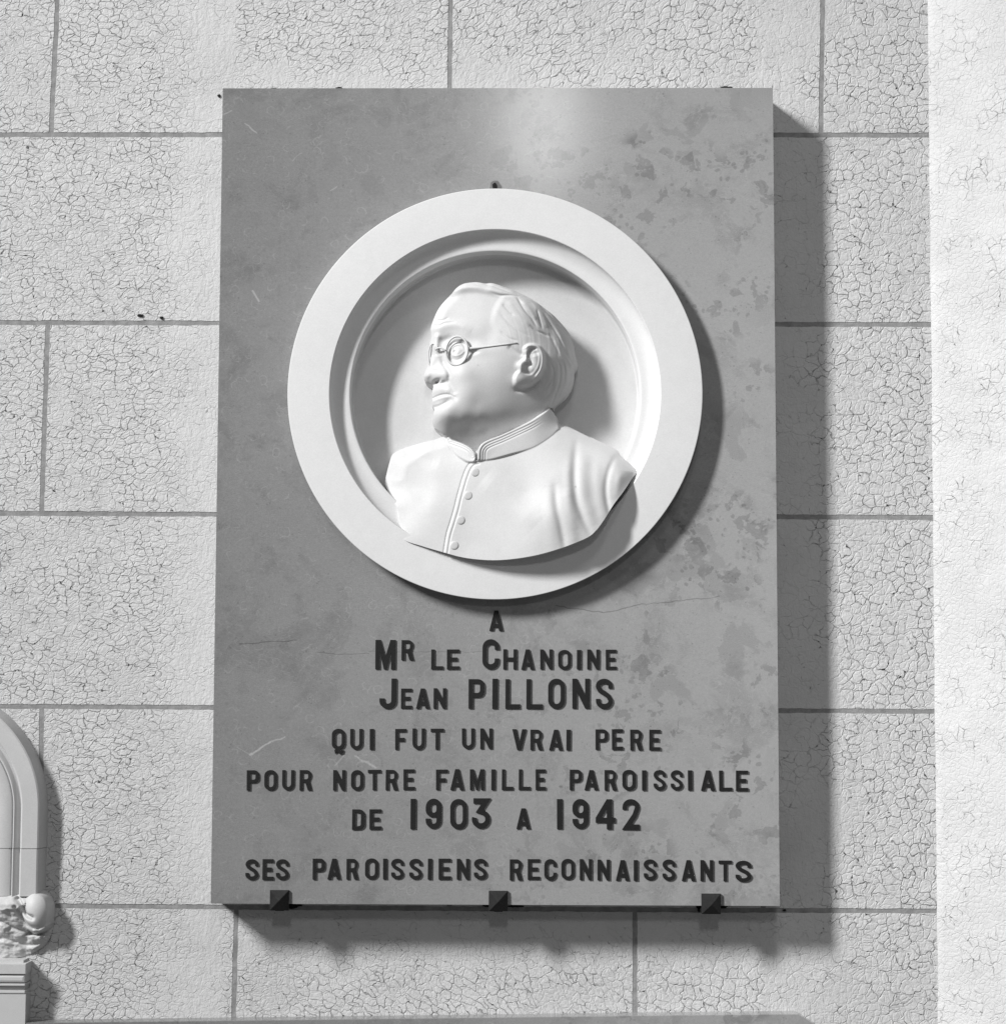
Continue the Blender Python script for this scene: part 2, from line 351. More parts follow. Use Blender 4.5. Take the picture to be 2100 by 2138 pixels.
# ------------------------------------------------------------------ plaque
MC_U, MC_V = 1033.0, 819.0
YR = YS - 0.024                       # front plane of the medallion ring
mc = pix(MC_U, MC_V, YR)
KM = float((pix(1467, 819, YR) - pix(599, 819, YR))[0] / 868.0)     # metres per photo pixel at the ring
KV = float((pix(1033, 391, YR) - pix(1033, 1247, YR))[2] / 868.0)   # squared up: the ring is a circle of radius 434
KM = (KM + KV) / 2
plaque = empty('memorial_plaque', (0, 0, -H_SLAB / 2), 'large grey stone memorial plaque with raised black lettering on the wall', 'plaque')
NS = 160; hw_, hh_ = W_SLAB / 2, H_SLAB / 2; rr = 0.40 * 0.70
def slab():
    bm = bmesh.new(); R_ = 405 * KM; fo, fi, bo, bi = [], [], [], []
    cx, cz = mc[0], mc[2]; angs = [2 * math.pi * i / NS for i in range(NS)]
    corners = [math.atan2(z - cz, x - cx) % (2 * math.pi) for x, z in ((hw_, hh_), (-hw_, hh_), (-hw_, -hh_), (hw_, -hh_))]
    for c in corners:
        k = min(range(NS), key=lambda i: abs(angs[i] - c)); angs[k] = c
    for t in angs:
        c, s = math.cos(t), math.sin(t); L = 1e9
        if c > 1e-9: L = min(L, (hw_ - cx) / c)
        if c < -1e-9: L = min(L, (-hw_ - cx) / c)
        if s > 1e-9: L = min(L, (hh_ - cz) / s)
        if s < -1e-9: L = min(L, (-hh_ - cz) / s)
        fo.append(bm.verts.new((cx + c * L, YS, cz + s * L))); bo.append(bm.verts.new((cx + c * L, -0.002, cz + s * L)))
        fi.append(bm.verts.new((cx + c * R_, YS, cz + s * R_))); bi.append(bm.verts.new((cx + c * R_, -0.002, cz + s * R_)))
    for i in range(NS):
        j = (i + 1) % NS
        bm.faces.new((fi[i], fo[i], fo[j], fi[j])); bm.faces.new((fo[i], bo[i], bo[j], fo[j]))
        bm.faces.new((bo[i], bi[i], bi[j], bo[j])); bm.faces.new((bi[i], fi[i], fi[j], bi[j]))
    ed = [e for e in bm.edges if e.is_manifold and all(abs(v.co.y - YS) < 1e-6 and (abs(abs(v.co.x) - hw_) < 1e-5 or abs(abs(v.co.z) - hh_) < 1e-5) for v in e.verts) and e.calc_face_angle(0) > 0.5]
    bmesh.ops.bevel(bm, geom=ed, offset=0.0011, segments=2, affect='EDGES')
    return bm
def put(o, parent):
    o.parent = parent; o.matrix_parent_inverse = parent.matrix_world.inverted(); return o
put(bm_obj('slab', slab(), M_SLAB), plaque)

# anchor hole above the ring: filler patch, dark hole, bent hook
def patch(pts, y0, y1, mat, name, parent):
    w = [pix(u, v, y0) for u, v in pts]
    return put(bm_obj(name, prism([(p[0], p[2]) for p in w][::-1], y0, y1), mat), parent)
patch([(1023, 390), (1024, 382), (1028, 378), (1039, 377), (1042, 381), (1047, 389), (1047, 396), (1022, 396)], YS - 0.0006, YS + 0.002, M_FILL, 'filler', plaque)
patch([(1028, 389), (1028, 385), (1031, 382), (1034, 381), (1036, 384), (1038, 388), (1038, 394), (1029, 394)], YS - 0.0010, YS + 0.001, M_HOLE, 'anchor_hole', plaque)

# ------------------------------------------------------------------ raised letters (unit glyphs: height 1, stroke SW)
SW = 0.168
def arc(cx, cy, rx, ry, a0, a1, n=8):
    return [(cx + rx * math.cos(math.radians(a0 + (a1 - a0) * i / n)), cy + ry * math.sin(math.radians(a0 + (a1 - a0) * i / n))) for i in range(n + 1)]
def rrect(x0, y0, x1, y1, rx, ry): # rounded rect ccw
    return arc(x1 - rx, y0 + ry, rx, ry, -90, 0) + arc(x1 - rx, y1 - ry, rx, ry, 0, 90) + arc(x0 + rx, y1 - ry, rx, ry, 90, 180) + arc(x0 + rx, y0 + ry, rx, ry, 180, 270)
def stroke(path, w):
    P = [Vector(p) for p in path]; L, R_ = [], []
    for i, p in enumerate(P):
        d0 = (p - P[i - 1]).normalized() if i else None; d1 = (P[i + 1] - p).normalized() if i < len(P) - 1 else None
        d0 = d0 or d1; d1 = d1 or d0
        n0 = Vector((-d0.y, d0.x)); n1 = Vector((-d1.y, d1.x)); n = (n0 + n1).normalized(); k = w / 2 / max(0.35, n.dot(n0))
        L.append(tuple(p + n * k)); R_.append(tuple(p - n * k))
    return [L + R_[::-1]]
s = SW
def glyph(ch):
    W = 0.62
    if ch in 'I1': return s, [[(0, 0), (s, 0), (s, 1), (0, 1)]]
    if ch == 'L': return 0.6, [[(0, 0), (.6, 0), (.6, s * .9), (s, s * .9), (s, 1), (0, 1)]]
    if ch == 'E': return 0.6, [[(0, 0), (.6, 0), (.6, s * .85), (s, s * .85), (s, .42), (.5, .42), (.5, .59), (s, .59), (s, 1 - s * .85), (.59, 1 - s * .85), (.59, 1), (0, 1)]]
    if ch == 'F': return 0.58, [[(0, 0), (s, 0), (s, .40), (.48, .40), (.48, .57), (s, .57), (s, 1 - s * .85), (.58, 1 - s * .85), (.58, 1), (0, 1)]]
    if ch == 'T': return 0.66, [[(.33 - s / 2, 0), (.33 + s / 2, 0), (.33 + s / 2, 1 - s * .85), (.66, 1 - s * .85), (.66, 1), (0, 1), (0, 1 - s * .85), (.33 - s / 2, 1 - s * .85)]]
    if ch == 'H': return 0.66, [[(0, 0), (s, 0), (s, .41), (.66 - s, .41), (.66 - s, 0), (.66, 0), (.66, 1), (.66 - s, 1), (.66 - s, .59), (s, .59), (s, 1), (0, 1)]]
    if ch == 'N': return 0.64, [[(0, 0), (s, 0), (s, .56), (.64 - s, 0), (.64, 0), (.64, 1), (.64 - s, 1), (.64 - s, .44), (s, 1), (0, 1)]]
    if ch == 'M': return 0.72, [[(0, 0), (s * .95, 0), (s * .95, .60), (.36 - .055, 0), (.36 + .055, 0), (.72 - s * .95, .60), (.72 - s * .95, 0), (.72, 0), (.72, 1), (.72 - s * 1.1, 1), (.36, .42), (s * 1.1, 1), (0, 1)]]
    if ch == 'A': return 0.70, [[(0, 0), (.2, 0), (.245, .17), (.455, .17), (.5, 0), (.70, 0), (.45, 1), (.25, 1)], [(.28, .33), (.35, .68), (.42, .33)]]
    if ch == 'V': return 0.68, [[(.24, 0), (.44, 0), (.68, 1), (.475, 1), (.34, .32), (.205, 1), (0, 1)]]
    if ch in 'O0': return 0.66, [rrect(0, 0, .66, 1, .32, .28), rrect(s, s * .95, .66 - s, 1 - s * .95, .15, .17)]
    if ch == 'Q':
        o = arc(.32, .28, .32, .28, -45, -12, 3) + arc(.34, .28, .32, .28, 0, 0, 1) + arc(.34, .72, .32, .28, 0, 90) + arc(.32, .72, .32, .28, 90, 180) + arc(.32, .28, .32, .28, 180, 245)
        o += [(.13, -.04), (.17, -.19), (.28, -.10), (.40, -.22), (.56, -.17), (.60, -.03), (.44, -.06), (.40, .02)]
        return 0.66, [o, rrect(s, s * .95, .66 - s, 1 - s * .95, .15, .17)]
    if ch == 'D': return 0.64, [[(0, 0)] + arc(.34, .28, .30, .28, -90, 0) + arc(.34, .72, .30, .28, 0, 90) + [(0, 1)], [(s, s * .85)] + arc(.33, .27, .11, .10, -90, 0) + arc(.33, .73, .11, .10, 0, 90) + [(s, 1 - s * .85)]]
    if ch == 'P': return 0.61, [[(0, 0), (s, 0), (s, .38)] + arc(.36, .60, .25, .22, -90, 0) + arc(.36, .78, .25, .22, 0, 90) + [(0, 1)], [(s, .53)] + arc(.34, .63, .10, .10, -90, 0) + arc(.34, .76, .10, .10, 0, 90) + [(s, .86)]]
    if ch == 'R': return 0.62, [[(0, 0), (s, 0), (s, .40), (.29, .40), (.43, 0), (.64, 0), (.52, .44)] + arc(.36, .74, .25, .26, -40, 90) + [(0, 1)], [(s, .55)] + arc(.34, .65, .10, .10, -90, 0) + arc(.34, .76, .10, .10, 0, 90) + [(s, .86)]]
    h = s / 2
    if ch == 'U': return 0.64, stroke([(h, 1), (h, .32)] + arc(.32, .32, .32 - h, .32 - h, 180, 360, 12)[1:] + [(.64 - h, 1)], s)
    if ch == 'C': return 0.64, stroke([(.64 - h, .66), (.64 - h, .72)] + arc(.32, .72, .32 - h, .28 - h, 0, 180, 12)[1:] + arc(.32, .28, .32 - h, .28 - h, 180, 360, 12) + [(.64 - h, .36)], s)
    if ch == 'J': return 0.56, stroke([(h, .34), (h, .26)] + arc(.28, .26, .28 - h, .26 - h, 180, 360, 12)[1:] + [(.56 - h, 1)], s)
    if ch == 'S': return 0.64, stroke([(.64 - h, .68), (.64 - h, .74)] + arc(.32, .755, .32 - h, .245 - h, 5, 200, 12)[1:] + [(.17, .60), (.32, .52), (.46, .43)] + arc(.32, .255, .32 - h, .255 - h, 25, -180, 14)[1:] + [(h, .33)], s * .95)
    if ch == '2': return 0.64, stroke([(h, .66), (h, .73)] + arc(.32, .74, .32 - h, .26 - h, 178, -20, 12)[1:] + [(.46, .47), (.16, h), (.64, h)], s)
    if ch == '3': return 0.64, stroke([(.04, 1 - h), (.50, 1 - h), (.26, .58), (.36, .55)] + arc(.31, .31, .33 - h, .31 - h, 62, -180, 14) + [(h * .9, .36)], s)
    if ch == '9':
        o = arc(.32, .28, .32, .28, 180, 360, 10) + arc(.32, .72, .32, .28, 0, 180, 12) + [(0, .60)] + arc(.30, .62, .30, .24, 188, 262, 5) + [(.44, .39)] + [(.44, .28)] + arc(.32, .27, .12, .11, 0, -180, 6) + [(.20, .33), (0, .33)]
        return 0.64, [o, rrect(.205, .53, .435, .82, .11, .11)]
    if ch == '4': return 0.74, [[(.42, 0), (.62, 0), (.62, .22), (.74, .22), (.74, .38), (.62, .38), (.62, 1), (.42, 1), (0, .38), (0, .22), (.42, .22)], [(.20, .38), (.42, .70), (.42, .38)]]
    raise KeyError(ch)
T_LET = 0.0021
def glyph_mesh(ch):
    w, loops = glyph(ch)
    cu = bpy.data.curves.new('g', 'CURVE'); cu.dimensions = '2D'; cu.fill_mode = 'BOTH'
    for lp in loops:
        sp = cu.splines.new('POLY'); sp.points.add(len(lp) - 1); sp.use_cyclic_u = True
        for i, p in enumerate(lp): sp.points[i].co = (p[0] / w, p[1], 0, 1)
    cu.extrude = 0.5
    o = bpy.data.objects.new('g', cu); C.objects.link(o); dg = bpy.context.evaluated_depsgraph_get()
    me = bpy.data.meshes.new_from_object(o.evaluated_get(dg)); bpy.data.objects.remove(o); bpy.data.curves.remove(cu)
    bm = bmesh.new(); bm.from_mesh(me); bmesh.ops.remove_doubles(bm, verts=bm.verts, dist=1e-4)
    for v in bm.verts:                                     # stand upright: depth goes from the wall (0) to the front (-1)
        x, y, z = v.co; v.co = (x, -(z + 0.5), y)
    front = [e for e in bm.edges if e.is_manifold and all(abs(v.co.y + 1) < 1e-4 for v in e.verts) and e.calc_face_angle(0) > 0.7]
    for v in bm.verts: v.co.y *= 0.12
    for v in bm.verts: v.co.x *= w
    for v in bm.verts: v.co.y /= 0.12; v.co.x /= w
    bmesh.ops.recalc_face_normals(bm, faces=bm.faces); bm.to_mesh(me); bm.free(); me.name = 'letter'
    me.materials.clear(); me.materials.append(M_LETTER); return me
LET = """A 1021.5 1050 1274.6 1316.6|M 783.5 826 1336 1397|R 838 863 1336.5 1378|L 900 925 1356 1397|E 933 959 1356 1397|C 1006.7 1041.7 1334.5 1397|H 1050.4 1079 1355.6 1397|A 1088 1115 1356 1397.5|N 1127.7 1153.6 1356 1397|O 1165 1192 1357 1398|I 1204 1212.8 1357 1397|N 1225.5 1251 1356 1397|E 1264.5 1286.7 1356.5 1397.5
J 792 827.6 1416.5 1479.5|E 837 860 1437.6 1479|A 868.6 896.5 1437.6 1479|N 905 931.4 1437 1479|P 978 1011.4 1418 1479|I 1027.5 1038.6 1417 1479.5|L 1054.8 1085.7 1418 1479.5|L 1098.5 1132 1418 1479.5|O 1144 1179 1417 1479.5|N 1194.6 1230.6 1417 1479|S 1243.7 1279 1417 1480
Q 692.8 720.7 1521.7 1565|U 731 757.3 1522 1565|I 772 781 1522 1565|F 825 848.4 1522 1565|U 861 887 1521 1565|T 899 926.4 1521.5 1564.5|U 964.4 990.6 1521 1564|N 1002.4 1028 1521 1563.5|V 1069 1098.5 1522.5 1565.5|R 1107 1132 1523.5 1565.5|A 1146 1174.5 1523.5 1566|I 1182 1190.6 1523.5 1566|P 1243 1269 1523 1565|E 1277.3 1300 1522.5 1565|R 1315.6 1340 1523.5 1566|E 1355 1378 1523.5 1566
P 515.3 541.3 1608.5 1650|O 552 578.5 1608 1650|U 589 614.5 1608 1650|R 625.5 651 1608 1650|N 695.5 721 1608 1650|O 732.8 758.7 1608 1650|T 768 795.6 1607.5 1649.5|R 805 830 1607.5 1649.5|E 842.4 866 1606.5 1649|F 910.3 934.8 1607 1649|A 940 968.4 1606 1649|M 981 1010.8 1606.5 1649|I 1025.5 1033.6 1606.5 1649|L 1047.4 1071 1606.5 1649|L 1082.7 1107 1606.5 1649|E 1118 1138.8 1606.5 1649|P 1189 1214.5 1607 1649|A 1220 1248.7 1608 1649.5|R 1262 1286.4 1608 1650|O 1299 1327 1607.5 1650|I 1340 1348.6 1608.5 1650|S 1364 1389.2 1607.5 1650|S 1399.7 1425 1608 1650|I 1436 1444.7 1608.5 1650|A 1463 1492 1608.5 1650.5|L 1501 1527.7 1609 1651|E 1536 1561 1609 1651
D 735 761.7 1690 1732|E 771.4 796.3 1690 1731.5|1 856.8 868 1668 1730.5|9 888.4 921.7 1667.5 1730|0 939.8 975 1668.5 1731|3 986 1023 1667 1729.5|A 1078 1107 1688 1730.5|1 1162.7 1174 1668.5 1731|9 1195 1228.6 1668.5 1730.5|4 1243.4 1284 1669 1731|2 1299 1334 1668.5 1732
S 512.3 539.5 1794 1837|E 548 571 1794 1836.5|S 576 603.4 1794 1837|P 652.8 678.7 1793 1836|A 683.7 711.6 1793 1835.5|R 723.4 747.6 1793.5 1836|O 762 790 1792.5 1836|I 799.7 808 1793 1835.5|S 816.5 843.4 1793 1836|S 854 881.3 1793 1836|I 893 901.5 1793 1836|E 915.6 941.5 1793 1836|N 953.6 979.8 1793.5 1836|S 989 1016.5 1793 1836|R 1064 1089.4 1794.5 1837.5|E 1101.5 1127 1794 1836.5|C 1136 1161.3 1794 1838|O 1171.8 1199.3 1793.5 1837|N 1210 1235.3 1794 1837|N 1247 1272.6 1795 1837.5|A 1285.4 1313.3 1796 1838.5|I 1322.7 1330.8 1796 1838.5|S 1343.5 1370.8 1794.5 1838|S 1382.5 1409.4 1794.5 1838.5|A 1422.9 1451 1796 1839|N 1461.8 1488 1796 1839|T 1500 1527 1797 1839.5|S 1535 1568 1797 1841"""
gm = {}
for tok in LET.replace('\n', '|').split('|'):
    ch, u0, u1, v0, v1 = tok.split(); u0, u1, v0, v1 = map(float, (u0, u1, v0, v1))
    if ch not in gm: gm[ch] = glyph_mesh(ch)
    yf = YS - T_LET
    A = pix(u0, v1, yf); B = pix(u1, v0, yf)
    o = link_mesh('letter', gm[ch]); o.location = (A[0], YS + 0.0002, A[2]); o.scale = (B[0] - A[0], T_LET * rg.uniform(0.9, 1.1), B[2] - A[2]); o.rotation_euler = (0, rg.uniform(-.008, .008), 0)
    put(o, plaque)

# ------------------------------------------------------------------ medallion ring and dish
medal = empty('medallion', (mc[0], YS, mc[2] - 434 * KM), 'round white marble medallion with the relief bust of a man in spectacles', 'medallion')
def lathe(name, prof, mat, parent, n=240):
    bm = bmesh.new(); rings = []
    for r, z in prof:
        if r == 0: rings.append([bm.verts.new((mc[0], YR - z * KM, mc[2]))] * n); continue
        rings.append([bm.verts.new((mc[0] + r * KM * math.cos(2 * math.pi * i / n), YR - z * KM, mc[2] + r * KM * math.sin(2 * math.pi * i / n))) for i in range(n)])
    for a_, b2 in zip(rings, rings[1:]):
        for i in range(n):
            j = (i + 1) % n; q = []
            for v in (a_[i], b2[i], b2[j], a_[j]):
                if v not in q: q.append(v)
            bm.faces.new(q)
    me = bpy.data.meshes.new(name); bmesh.ops.recalc_face_normals(bm, faces=bm.faces); bm.to_mesh(me); bm.free()
    me.polygons.foreach_set('use_smooth', [True] * len(me.polygons))
    try: me.set_sharp_from_angle(angle=math.radians(32))
    except Exception: pass
    return put(link_mesh(name, me, mat), parent)
cove = [(346 - 36 * math.sin(t) , -26 + 24 * math.cos(t)) for t in [0]]
ringp = [(421, -34.8), (428, -22), (431, -8), (432.6, -3), (434, -1.2), (433, -0.2), (430.5, 0.0), (347.5, 0.0), (346.3, -0.8), (345.8, -2.5)]
for i in range(1, 11):
    t = i / 10 * math.pi / 2; ringp.append((345.6 - 33 * (1 - math.cos(t)), -3 - 21 * math.sin(t)))
ringp += [(308, -24.2), (306.2, -24.6), (305.3, -25.4), (305.0, -27), (304.6, -60)]
ring = lathe('ring', ringp, M_RING, medal)
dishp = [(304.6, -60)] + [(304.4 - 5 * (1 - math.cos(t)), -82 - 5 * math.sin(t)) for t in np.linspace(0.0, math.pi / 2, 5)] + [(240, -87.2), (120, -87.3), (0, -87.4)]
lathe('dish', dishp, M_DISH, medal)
lathe('backing', [(421, -34.8), (400, -36), (400, -115), (0, -115)], M_RING, medal, 96)

# ------------------------------------------------------------------ bust relief (heights in photo pixels above the ring front)
U0, U1, V0, V1 = 772, 1345, 572, 1196
uu, vv = np.meshgrid(np.arange(U0, U1 + 1, 1.0), np.arange(V0, V1 + 1, 1.0))
def crom(pts, n=8, closed=True):
    P = np.array(pts, float); N_ = len(P); out = []
    for i in range(N_ if closed else N_ - 1):
        p0, p1, p2, p3 = (P[(i - 1) % N_], P[i], P[(i + 1) % N_], P[(i + 2) % N_]) if closed else (P[max(i - 1, 0)], P[i], P[i + 1], P[min(i + 2, N_ - 1)])
        for k in range(n):
            t = k / n
            out.append(0.5 * ((2 * p1) + (-p0 + p2) * t + (2 * p0 - 5 * p1 + 4 * p2 - p3) * t * t + (-p0 + 3 * p1 - 3 * p2 + p3) * t ** 3))
    if not closed: out.append(P[-1])
    return np.array(out)
def segdist(path, closed=False, U=None, V=None, want_t=False):
    U = uu if U is None else U; V = vv if V is None else V
    P = np.asarray(path, float); best = np.full(U.shape, 1e9); bt = np.zeros(U.shape); n = len(P) if closed else len(P) - 1
    for i in range(n):
        a0, b0 = P[i], P[(i + 1) % len(P)]; d = b0 - a0; L2 = d @ d + 1e-9
        t = np.clip(((U - a0[0]) * d[0] + (V - a0[1]) * d[1]) / L2, 0, 1)
        q = (U - a0[0] - t * d[0]) ** 2 + (V - a0[1] - t * d[1]) ** 2
        m = q < best; best[m] = q[m]
        if want_t: bt[m] = (i + t[m]) / n
    return (np.sqrt(best), bt) if want_t else np.sqrt(best)
def inside(poly, U=None, V=None):
    U = uu if U is None else U; V = vv if V is None else V
    P = np.asarray(poly, float); c = np.zeros(U.shape, bool)
    for i in range(len(P)):
        x0, y0 = P[i]; x1, y1 = P[(i + 1) % len(P)]
        if y0 == y1: continue
        m = ((y0 > V) != (y1 > V)) & (U < (x1 - x0) * (V - y0) / (y1 - y0) + x0); c ^= m
    return c
def sdf(poly):                          # positive inside
    d = segdist(poly, True); return np.where(inside(poly), d, -d)
def G(cx, cy, sx, sy, amp, ang=0.0):
    c, s_ = math.cos(math.radians(ang)), math.sin(math.radians(ang)); x = (uu - cx) * c + (vv - cy) * s_; y = -(uu - cx) * s_ + (vv - cy) * c
    return amp * np.exp(-0.5 * ((x / sx) ** 2 + (y / sy) ** 2))
def LN(path, w, amp, taper=True, smooth=True):
    p = crom(path, 6, False) if smooth and len(path) > 2 else path
    P = np.asarray(p); x0, y0 = P.min(0) - 4 * w; x1, y1 = P.max(0) + 4 * w
    out = np.zeros(uu.shape); i0 = max(0, int(y0 - V0)); i1 = min(uu.shape[0], int(y1 - V0) + 1); j0 = max(0, int(x0 - U0)); j1 = min(uu.shape[1], int(x1 - U0) + 1)
    if i0 >= i1 or j0 >= j1: return out
    d, t = segdist(p, False, uu[i0:i1, j0:j1], vv[i0:i1, j0:j1], True)
    e = np.exp(-(d / w) ** 2)
    if taper: e = e * np.clip(4.5 * np.minimum(t, 1 - t) + 0.15, 0, 1)
    out[i0:i1, j0:j1] = amp * e; return out
def sstep(x, a_, b2): t = np.clip((x - a_) / (b2 - a_), 0, 1); return t * t * (3 - 2 * t)
def tps(pts):
    P = np.array(pts, float); n = len(P); s0 = 200.0; X = P[:, :2] / s0; K = np.zeros((n + 3, n + 3))
    r = np.linalg.norm(X[:, None] - X[None], axis=2); K[:n, :n] = np.where(r > 0, r * r * np.log(r + 1e-12), 0) + np.eye(n) * 1e-3
    K[:n, n] = 1; K[:n, n + 1:] = X; K[n, :n] = 1; K[n + 1:, :n] = X.T
    w = np.linalg.solve(K, np.r_[P[:, 2], 0, 0, 0]); out = w[n] + w[n + 1] * uu / s0 + w[n + 2] * vv / s0
    for i in range(n):
        r2 = (uu / s0 - X[i, 0]) ** 2 + (vv / s0 - X[i, 1]) ** 2; out = out + w[i] * 0.5 * r2 * np.log(r2 + 1e-12)
    return out
def blur(a_, sig):
    r = int(sig * 3) + 1; k = np.exp(-0.5 * (np.arange(-r, r + 1) / sig) ** 2); k /= k.sum()
    p = np.pad(a_, r, mode='edge'); p = np.apply_along_axis(lambda m: np.convolve(m, k, 'valid'), 0, p); return np.apply_along_axis(lambda m: np.convolve(m, k, 'valid'), 1, p)

HEAD = [(931, 909), (920, 899), (905, 888), (901.5, 876), (903, 862), (906, 854), (905, 849), (901, 844), (900, 838), (901.5, 832), (900.5, 828), (900, 821), (901, 812), (903, 803), (901, 798),
        (894, 795), (885.5, 790), (882.5, 782), (884.5, 772), (892, 756), (896, 742), (895, 727), (895.5, 712), (898, 698), (898, 688), (897, 680), (900, 668), (905, 655), (912, 640), (921, 627), (932, 615),
        (941, 606), (947, 599), (955, 591), (967, 585), (980, 583), (996, 582.5), (1012, 585), (1026, 584), (1040, 588), (1056, 594), (1077, 601), (1098, 611), (1118, 622), (1139, 636), (1159, 651), (1180, 672),
        (1192, 689), (1200, 711), (1203, 729), (1208, 750), (1205, 760), (1201, 766), (1200, 784), (1195, 801), (1184, 818), (1170, 830), (1156, 846), (1150, 862), (1120, 905), (1060, 935), (1000, 950), (960, 935)]
TORSO = [(930, 905), (905, 912), (870, 920), (843, 927), (824, 935), (814, 944), (808, 962), (803, 982), (800, 1000), (803, 1014), (811, 1028), (820, 1045), (829, 1060), (833, 1080), (838, 1105), (844, 1127),
         (883, 1141), (920, 1152), (968, 1165), (1020, 1171), (1068, 1169.5), (1123, 1161), (1178, 1145), (1226, 1125), (1244, 1110), (1252, 1100), (1263, 1084), (1281, 1055), (1303, 1025), (1321, 997),
         (1329, 986), (1327, 976), (1318, 966), (1306, 955), (1299, 948), (1288, 932), (1251, 913), (1215, 895), (1189, 882), (1167, 876), (1165, 868), (1160, 860), (1147, 846), (1100, 860), (1000, 900)]
hp = crom(HEAD, 5); tp = crom(TORSO, 5)
dh = sdf(hp); dt = sdf(tp)
torso = tps([(795, 1004, -38), (810, 950, -35), (832, 931, -36), (880, 915, -31), (932, 906, -24), (826, 1050, -22), (835, 1090, -12), (845, 1125, 0.3), (855, 1070, -12), (900, 1147, 7), (960, 1163, 15), (1050, 1168, 29),
             (1130, 1155, 42), (1200, 1133, 46), (1240, 1108, 44), (1290, 1040, 30), (1328, 985, -4), (1300, 947, -22), (1250, 915, -34), (1200, 890, -38), (1167, 880, -34), (1165, 905, -14), (1110, 938, 12),
             (1035, 960, 13), (985, 968, 3), (945, 945, -12), (905, 935, -22), (860, 960, -26), (860, 1010, -21), (1000, 1050, 13), (1100, 1030, 27), (1180, 985, 32), (1235, 1040, 38), (1240, 960, 6), (1290, 985, 14), (900, 1050, -2), (900, 985, -13), (950, 1000, -2), (1150, 1080, 50)])
torso += -(8 + 10 * sstep(900 - uu, 0, 60)) * (1 - np.sin(math.pi / 2 * np.clip(dt / (26 + 18 * sstep(900 - uu, 0, 60)), 0, 1))) * sstep(1000 - vv, -60, 20) 
# drapery at the arm
sbot = sstep(1150 - vv, -40, 40)
torso += LN([(1205, 915), (1201, 955), (1199, 1002), (1204, 1047), (1216, 1082), (1240, 1135)], 8, -3.4) + LN([(1222, 940), (1217, 990), (1221, 1045), (1240, 1100)], 12, 2.2) + LN([(1190, 950), (1186, 1010), (1192, 1060), (1204, 1110)], 10, 1.6)
torso += LN([(1158, 1010), (1162, 1062), (1171, 1100), (1184, 1170)], 7.5, -3) + LN([(1182, 1020), (1187, 1080), (1202, 1150)], 11, 2.2) + LN([(1146, 1020), (1155, 1165)], 13, 1.2)
torso += LN([(1286, 950), (1271, 985), (1265, 1020), (1268, 1055), (1280, 1100)], 6, -2.8) + LN([(1296, 985), (1284, 1045)], 9, 1.5) + LN([(1248, 960), (1249, 1030), (1262, 1100)], 10, 1.5)
torso += G(1260, 950, 26, 14, 4, 30) + LN([(1010, 1000), (1060, 1040), (1120, 1100)], 26, 2) + LN([(870, 950), (888, 1000), (880, 1070)], 22, -1) + LN([(845, 932), (870, 948), (915, 965)], 14, -1.5) + G(1070, 985, 26, 20, -1.5, 20) + G(1090, 1100, 34, 24, -1.5, -20) 
PLK = [(992, 962), (982, 967), (975, 976), (969, 990), (963, 1010), (956, 1036), (950, 1062), (942, 1090), (935, 1113), (931, 1135), (928, 1156)]
PLK2 = [(1001, 968), (990, 971), (983, 980), (977, 995), (971, 1015), (964, 1041), (958, 1067), (950, 1094), (943, 1117), (939, 1137), (936, 1158)]
torso += LN(PLK, 1.6, -2.6, False) + LN(PLK2, 1.3, -1.6, False)
plk = np.array(crom(PLK, 4, False)); flap = inside(np.r_[plk, [[1010, 1180], [1200, 1180], [1200, 960], [1010, 955]]]); dpl = segdist(plk)
torso += np.where(flap, 2.0 * np.exp(-(dpl / 26) ** 2), 0)

# --- collar
CTOP = [(1148, 845), (1132, 859), (1108, 876), (1077, 892), (1046, 907), (1020, 917), (1005, 926), (998, 938), (996, 962)]
CR = crom(CTOP, 5, False).tolist() + [(1008, 962)] + crom([(1008, 962), (1031, 959), (1068, 949), (1100, 940), (1123, 930), (1152, 909), (1169, 889)], 5, False).tolist() + [(1168, 880), (1166, 868), (1160, 858)]
CL = crom([(932, 908), (945, 915), (957, 919), (968, 924), (980, 931), (989, 939), (993, 948), (994, 958), (991, 964), (984, 965.5), (974, 963), (962, 956), (948, 946), (937, 929)], 5).tolist()
dcr, dcl = sdf(CR), sdf(CL)
head_neck_gap = inside([(931, 909), (960, 915), (1010, 900), (1150, 845), (1140, 860), (1046, 907), (1005, 926), (998, 938), (996, 950), (993, 946), (985, 936), (968, 924), (945, 915)])

# --- head
hd = tps([(925, 650, 5), (945, 622, 4), (905, 690, 0), (965, 650, 12), (1000, 645, 17), (1035, 640, 20), (1000, 606, 12), (1060, 618, 18), (1105, 645, 18), (1150, 680, -2), (1188, 715, -22), (1197, 755, -28),
          (1190, 800, -30), (1160, 835, -26), (1050, 690, 28), (1100, 705, 27), (1150, 745, 10), (1160, 790, -2), (985, 690, 21), (930, 690, 8), (960, 690, 16), (985, 755, 25), (962, 785, 27), (1005, 790, 29), (1040, 755, 30),
          (1065, 790, 24), (918, 750, 4), (900, 760, -12), (920, 810, 8), (905, 820, -6), (938, 825, 18), (908, 868, -4), (935, 868, 15), (960, 850, 24), (995, 845, 23), (1030, 832, 22), (1062, 815, 19),
          (932, 899, -12), (955, 907, -24), (1000, 908, -22), (1050, 890, -13), (1095, 862, -7), (1135, 840, -14), (1092, 825, 7), (1120, 800, 5), (1000, 870, 14), (965, 874, 14), (1048, 856, 11), (960, 893, -11), (1000, 890, -9), (1036, 880, 0)])
rnd = 1 - np.sin(math.pi / 2 * np.clip(dh / 22, 0, 1))
edge_w = sstep(905 - vv, 0, 40)
hd -= (4.5 + 11.5 * sstep(uu, 960, 1080)) * rnd * edge_w
